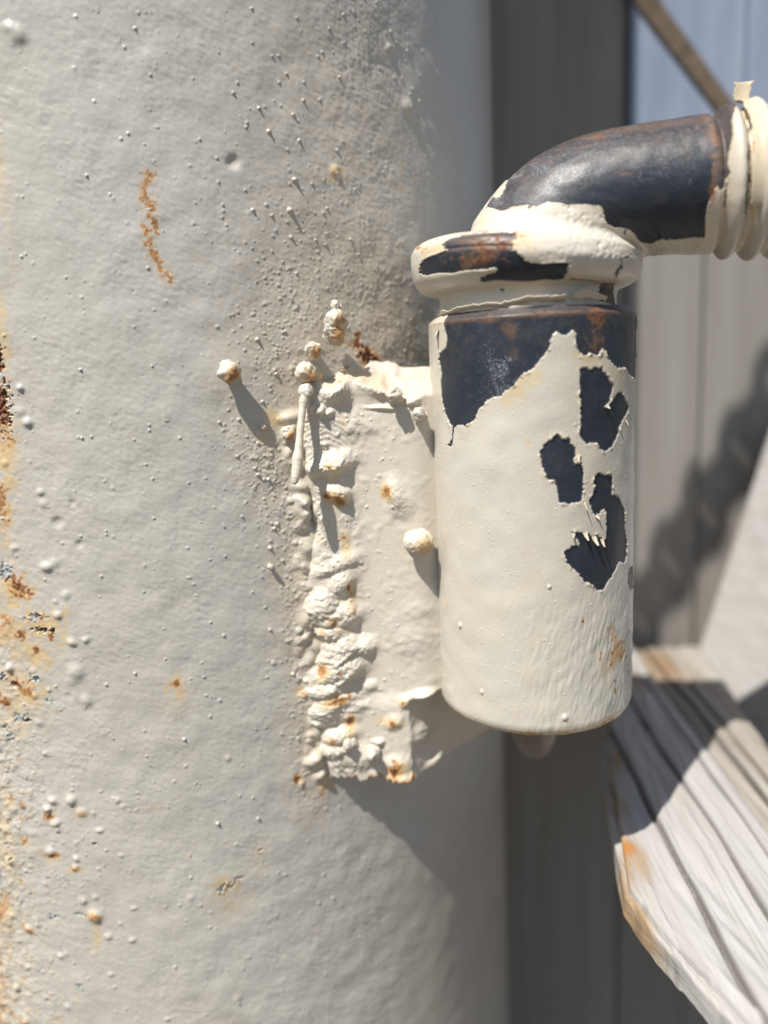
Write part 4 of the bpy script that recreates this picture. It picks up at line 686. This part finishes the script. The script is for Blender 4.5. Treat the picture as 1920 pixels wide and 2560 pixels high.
def wood_mat(name, light, dark, tan):
    m = bpy.data.materials.new(name); m.use_nodes = True; t = m.node_tree; t.nodes.clear()
    out = node(t, 'ShaderNodeOutputMaterial'); bs = node(t, 'ShaderNodeBsdfPrincipled'); link(t, bs.outputs[0], out.inputs[0])
    co = mm_coords(t, (1, .05, 1)); co2 = mm_coords(t)
    a1 = node(t, 'ShaderNodeAttribute', attribute_name='m1'); s1 = node(t, 'ShaderNodeSeparateColor'); link(t, a1.outputs[0], s1.inputs[0])
    g1 = noise(t, co, .35, 5, .65, .3); g2 = noise(t, co2, .07, 4, .6)
    c = mixc(t, rng(t, g1, .35, .62), dark, light); c = mixc(t, rng(t, g2, .45, .75, 0, .5), c, tuple(x*.82 for x in light))
    tn = mathn(t, 'ADD', s1.outputs[0], rng(t, g1, .3, .7, -.25, .25)); tn = rng(t, tn, .3, .8)
    c = mixc(t, tn, c, tan)
    ru_ = rng(t, mathn(t, 'ADD', s1.outputs[1], rng(t, g2, .3, .7, -.2, .2)), .3, .9); c = mixc(t, ru_, c, (.42, .19, .06))
    dk = s1.outputs[2]; c = mixc(t, dk, c, (.05, .04, .035))
    link(t, c, bs.inputs['Base Color']); setin(bs, 'Roughness', .8)
    bp = node(t, 'ShaderNodeBump'); setin(bp, 'Distance', .6*MM); link(t, g1, bp.inputs['Height']); link(t, bp.outputs[0], bs.inputs['Normal'])
    return m
M_TIM = wood_mat('weathered_white_timber', (.46, .45, .44), (.40, .38, .355), (.36, .25, .15))
M_TIM2 = wood_mat('weathered_brown_timber', (.40, .375, .34), (.27, .235, .19), (.30, .20, .11))
def timber(name, rows, z, depth, mat, parent=None, seed=0, tan=(), rust_=(), groove=.5, tilt=0.0, lines=()):
    """long weathered board: rows = (y, left x, right x); worn, grooved top and split edges"""
    rows = np.array(rows, float); y = np.linspace(rows[0, 0], rows[-1, 0], 260)
    xl = np.interp(y, rows[:, 0], rows[:, 1]); xr = np.interp(y, rows[:, 0], rows[:, 2])
    rg = np.random.default_rng(seed)
    f = np.concatenate([np.full(10, 0.0), np.linspace(0, 1, 120), np.full(8, 1.0)]); dz = np.concatenate([np.linspace(-depth, -1.2, 10), np.zeros(120), np.linspace(-1.2, -depth, 8)])
    n2 = fnoise((260, 138), 1.0, 8, 90, 2.4, seed + 1, (1, 2.5))
    X = xl[:, None] + (xr - xl)[:, None]*f[None]; Y = y[:, None] + 0*X; Zz = z + dz[None] + 0*X
    Xs = X - (Y - 160)*.055                                  # grain runs straight whatever the worn edge does
    gi = fnoise((260, 400), 1.0, 3, 60, 1.5, seed + 2, (1, 20)); col_ = np.clip(((Xs - 30)*3.6).astype(int), 0, 399)
    ng = np.take_along_axis(gi, col_, 1)
    wear = np.exp(-np.minimum(f, 1 - f)/.05)[None]
    Zz = Zz + groove*ng*.5 + .25*n2 - .9*wear*np.clip(.6 + .7*n2, 0, 2)
    dl = np.zeros(X.shape)
    for (x0, wd2, step) in lines:
        gl = np.exp(-((Xs - x0 - .15*n2)/wd2)**2); Zz = Zz - 1.2*gl - step*(Xs < x0); dl = np.maximum(dl, .75*gl)
    X = X + .3*n2*wear
    m = np.zeros(X.shape); r = np.zeros(X.shape); d = np.maximum(.25*wear*(ng < -1.3), dl)
    for (a, b, s_, k) in tan: m = np.maximum(m, k*np.exp(-(((X - a)/s_)**2 + ((Y - b)/(s_*2.2))**2)*1.0 + .25*n2))
    for (a, b, s_, k) in rust_: r = np.maximum(r, k*np.exp(-(((X - a)/s_)**2 + ((Y - b)/(s_*1.5))**2)))
    P = np.stack([X, Y, Zz], -1)
    return add_mesh(name, P, closed=True, cap=True, mat=mat, parent=parent, attrs={'m1': pack(np.clip(m, 0, 1).astype(np.float32), r.astype(np.float32), d.astype(np.float32))})
def poly_slab(name, pts, n, mat, parent=None, bev=1.5):
    """solid board: outline of the seen face (mm) and thickness vector n"""
    k = len(pts); v = [np.array(p, float) for p in pts]; w = [p + np.array(n, float) for p in v]
    me = bpy.data.meshes.new(name)
    me.from_pydata([W(p) for p in v + w], [], [tuple(range(k)), tuple(range(2*k - 1, k - 1, -1))] + [(i, i + k, (i + 1) % k + k, (i + 1) % k) for i in range(k)])
    bm_ = me; me.materials.append(mat); o = bpy.data.objects.new(name, me); COL.objects.link(o)
    m = o.modifiers.new('bevel', 'BEVEL'); m.width = bev*MM; m.segments = 3
    if parent is not None: o.parent = parent; o.matrix_parent_inverse = parent.matrix_world.inverted()
    return o
def up_board(x0, x1, y, th, mat, z0=GROUND, z1=700):
    return poly_slab('fence_board', [(x0, y, z0), (x1, y, z0), (x1, y, z1), (x0, y, z1)], (0, th, 0), mat)
G1 = 'upright fence boards'
tag(up_board(-60, 94.4, 300, 18, M_PANEL), 'dark upright fence board in shade right behind the post edge', 'board', G1)
tag(up_board(95, 124.9, 300, 18, M_PANEL), 'narrow grey upright fence board just right of the hinge barrel', 'board', G1)
tag(up_board(125.5, 330, 302, 18, M_PANEL), 'wide light grey upright fence board below the threaded rod', 'board', G1)
sh = thing('sky_shade_sheet', 'sky-lit shade painted as a blue grey sheet above the bent pin, crossed by a slanting brown streak', 'sheet', (95, 296, 30))
poly_slab('sheet', [(95, 297, 58), (330, 297, 58), (330, 297, 700), (95, 297, 700)], (0, 2.5, 0), M_BLUE, sh, .4)  # blue face stands for shade on the upper boards, lit by the sky
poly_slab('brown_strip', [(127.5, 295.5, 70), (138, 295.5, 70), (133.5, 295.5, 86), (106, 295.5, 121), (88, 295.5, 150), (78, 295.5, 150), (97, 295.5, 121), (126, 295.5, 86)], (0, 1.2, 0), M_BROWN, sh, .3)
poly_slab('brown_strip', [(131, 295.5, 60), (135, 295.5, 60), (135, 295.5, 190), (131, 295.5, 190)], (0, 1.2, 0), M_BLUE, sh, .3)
Z = -110
G2 = 'weathered timber boards beside the post'
ba = thing('timber_board', 'white weathered board with a rusty tan worn left end, lowest at the right', 'board', (70, 150, Z), G2)
rowsA = [(66, 74, 84.5), (110, 60, 85), (138, 52, 85.6), (150, 50, 85.8), (165, 53, 86.4), (188, 58, 87.8), (218, 65, 89.6), (250, 77, 91.4), (285, 90, 94)]
timber('board', rowsA, Z, 6, M_TIM, ba, seed=70, tan=[(52, 160, 6, 1.0), (56, 180, 4, .8), (60, 205, 6, .7), (80, 258, 8, .8)], rust_=[(53.5, 163, 2.6, 1.0)], groove=.22, lines=((63, .55, 1.6), (74.5, .5, .8), (83, .4, 0)))
timber('split_edge', [(y, l - 1.6, l + 9) for y, l, r in rowsA[:7]], Z - 5, 5, M_TIM, ba, seed=75, tan=[(51, 150, 8, .7), (60, 190, 8, .9)], groove=.4)
bb = timber('timber_board', [(66, 86, 99), (162, 87.9, 103), (206, 90.6, 107.5), (235, 92.8, 112.5), (285, 96, 121)], Z - 1, 20, M_TIM2, seed=80, tan=[(100, 270, 10, .8)], groove=.3, lines=((92.5, .6, .6), (97.5, .5, 0)))
tag(bb, 'narrow browner grooved board between two white boards', 'board', G2)
P1 = np.array((108, 250, -83.))*1.14; A_ = np.array((20, 5, 61.))*1.14; B_ = np.array((4, -35, -18.))*1.14
tag(poly_slab('timber_board', [P1 - .45*A_, P1 + 3.4*B_ - .45*A_, P1 + 3.4*B_ + 1.6*A_, P1 + 1.05*A_], (26, 3, -9), M_TIM, bev=5), 'thick white beam standing highest at the right edge', 'board', G2)
# unseen chain added above the frame to cast the soft slanting shadow on the boards
ch = thing('shadow_caster', 'unseen chain added above the frame to cast a slanting shadow on the grey boards', 'chain', (-10, 132, 260))
_a, _b = np.array((22., 132, 326)), np.array((-48., 132, 196)); _n = 11
for k in range(_n):
    c = _a + (_b - _a)*(k + .5)/_n; dr = (_b - _a)/np.linalg.norm(_b - _a); L_ = np.linalg.norm(_b - _a)/_n*.74
    sd = np.cross(dr, (0, 1, 0)) if k % 2 else np.array((0, 1., 0)); th = np.linspace(0, 2*math.pi, 13)[:-1]
    pts = [c + dr*math.cos(x)*L_ + sd*math.sin(x)*5.6 for x in th]; pts.append(pts[0])
    tube('caster_link', pts, [2.5]*13, M_PIN, ch, ns=10, sub=4, rough_=0.01, st=.3, seed=k)
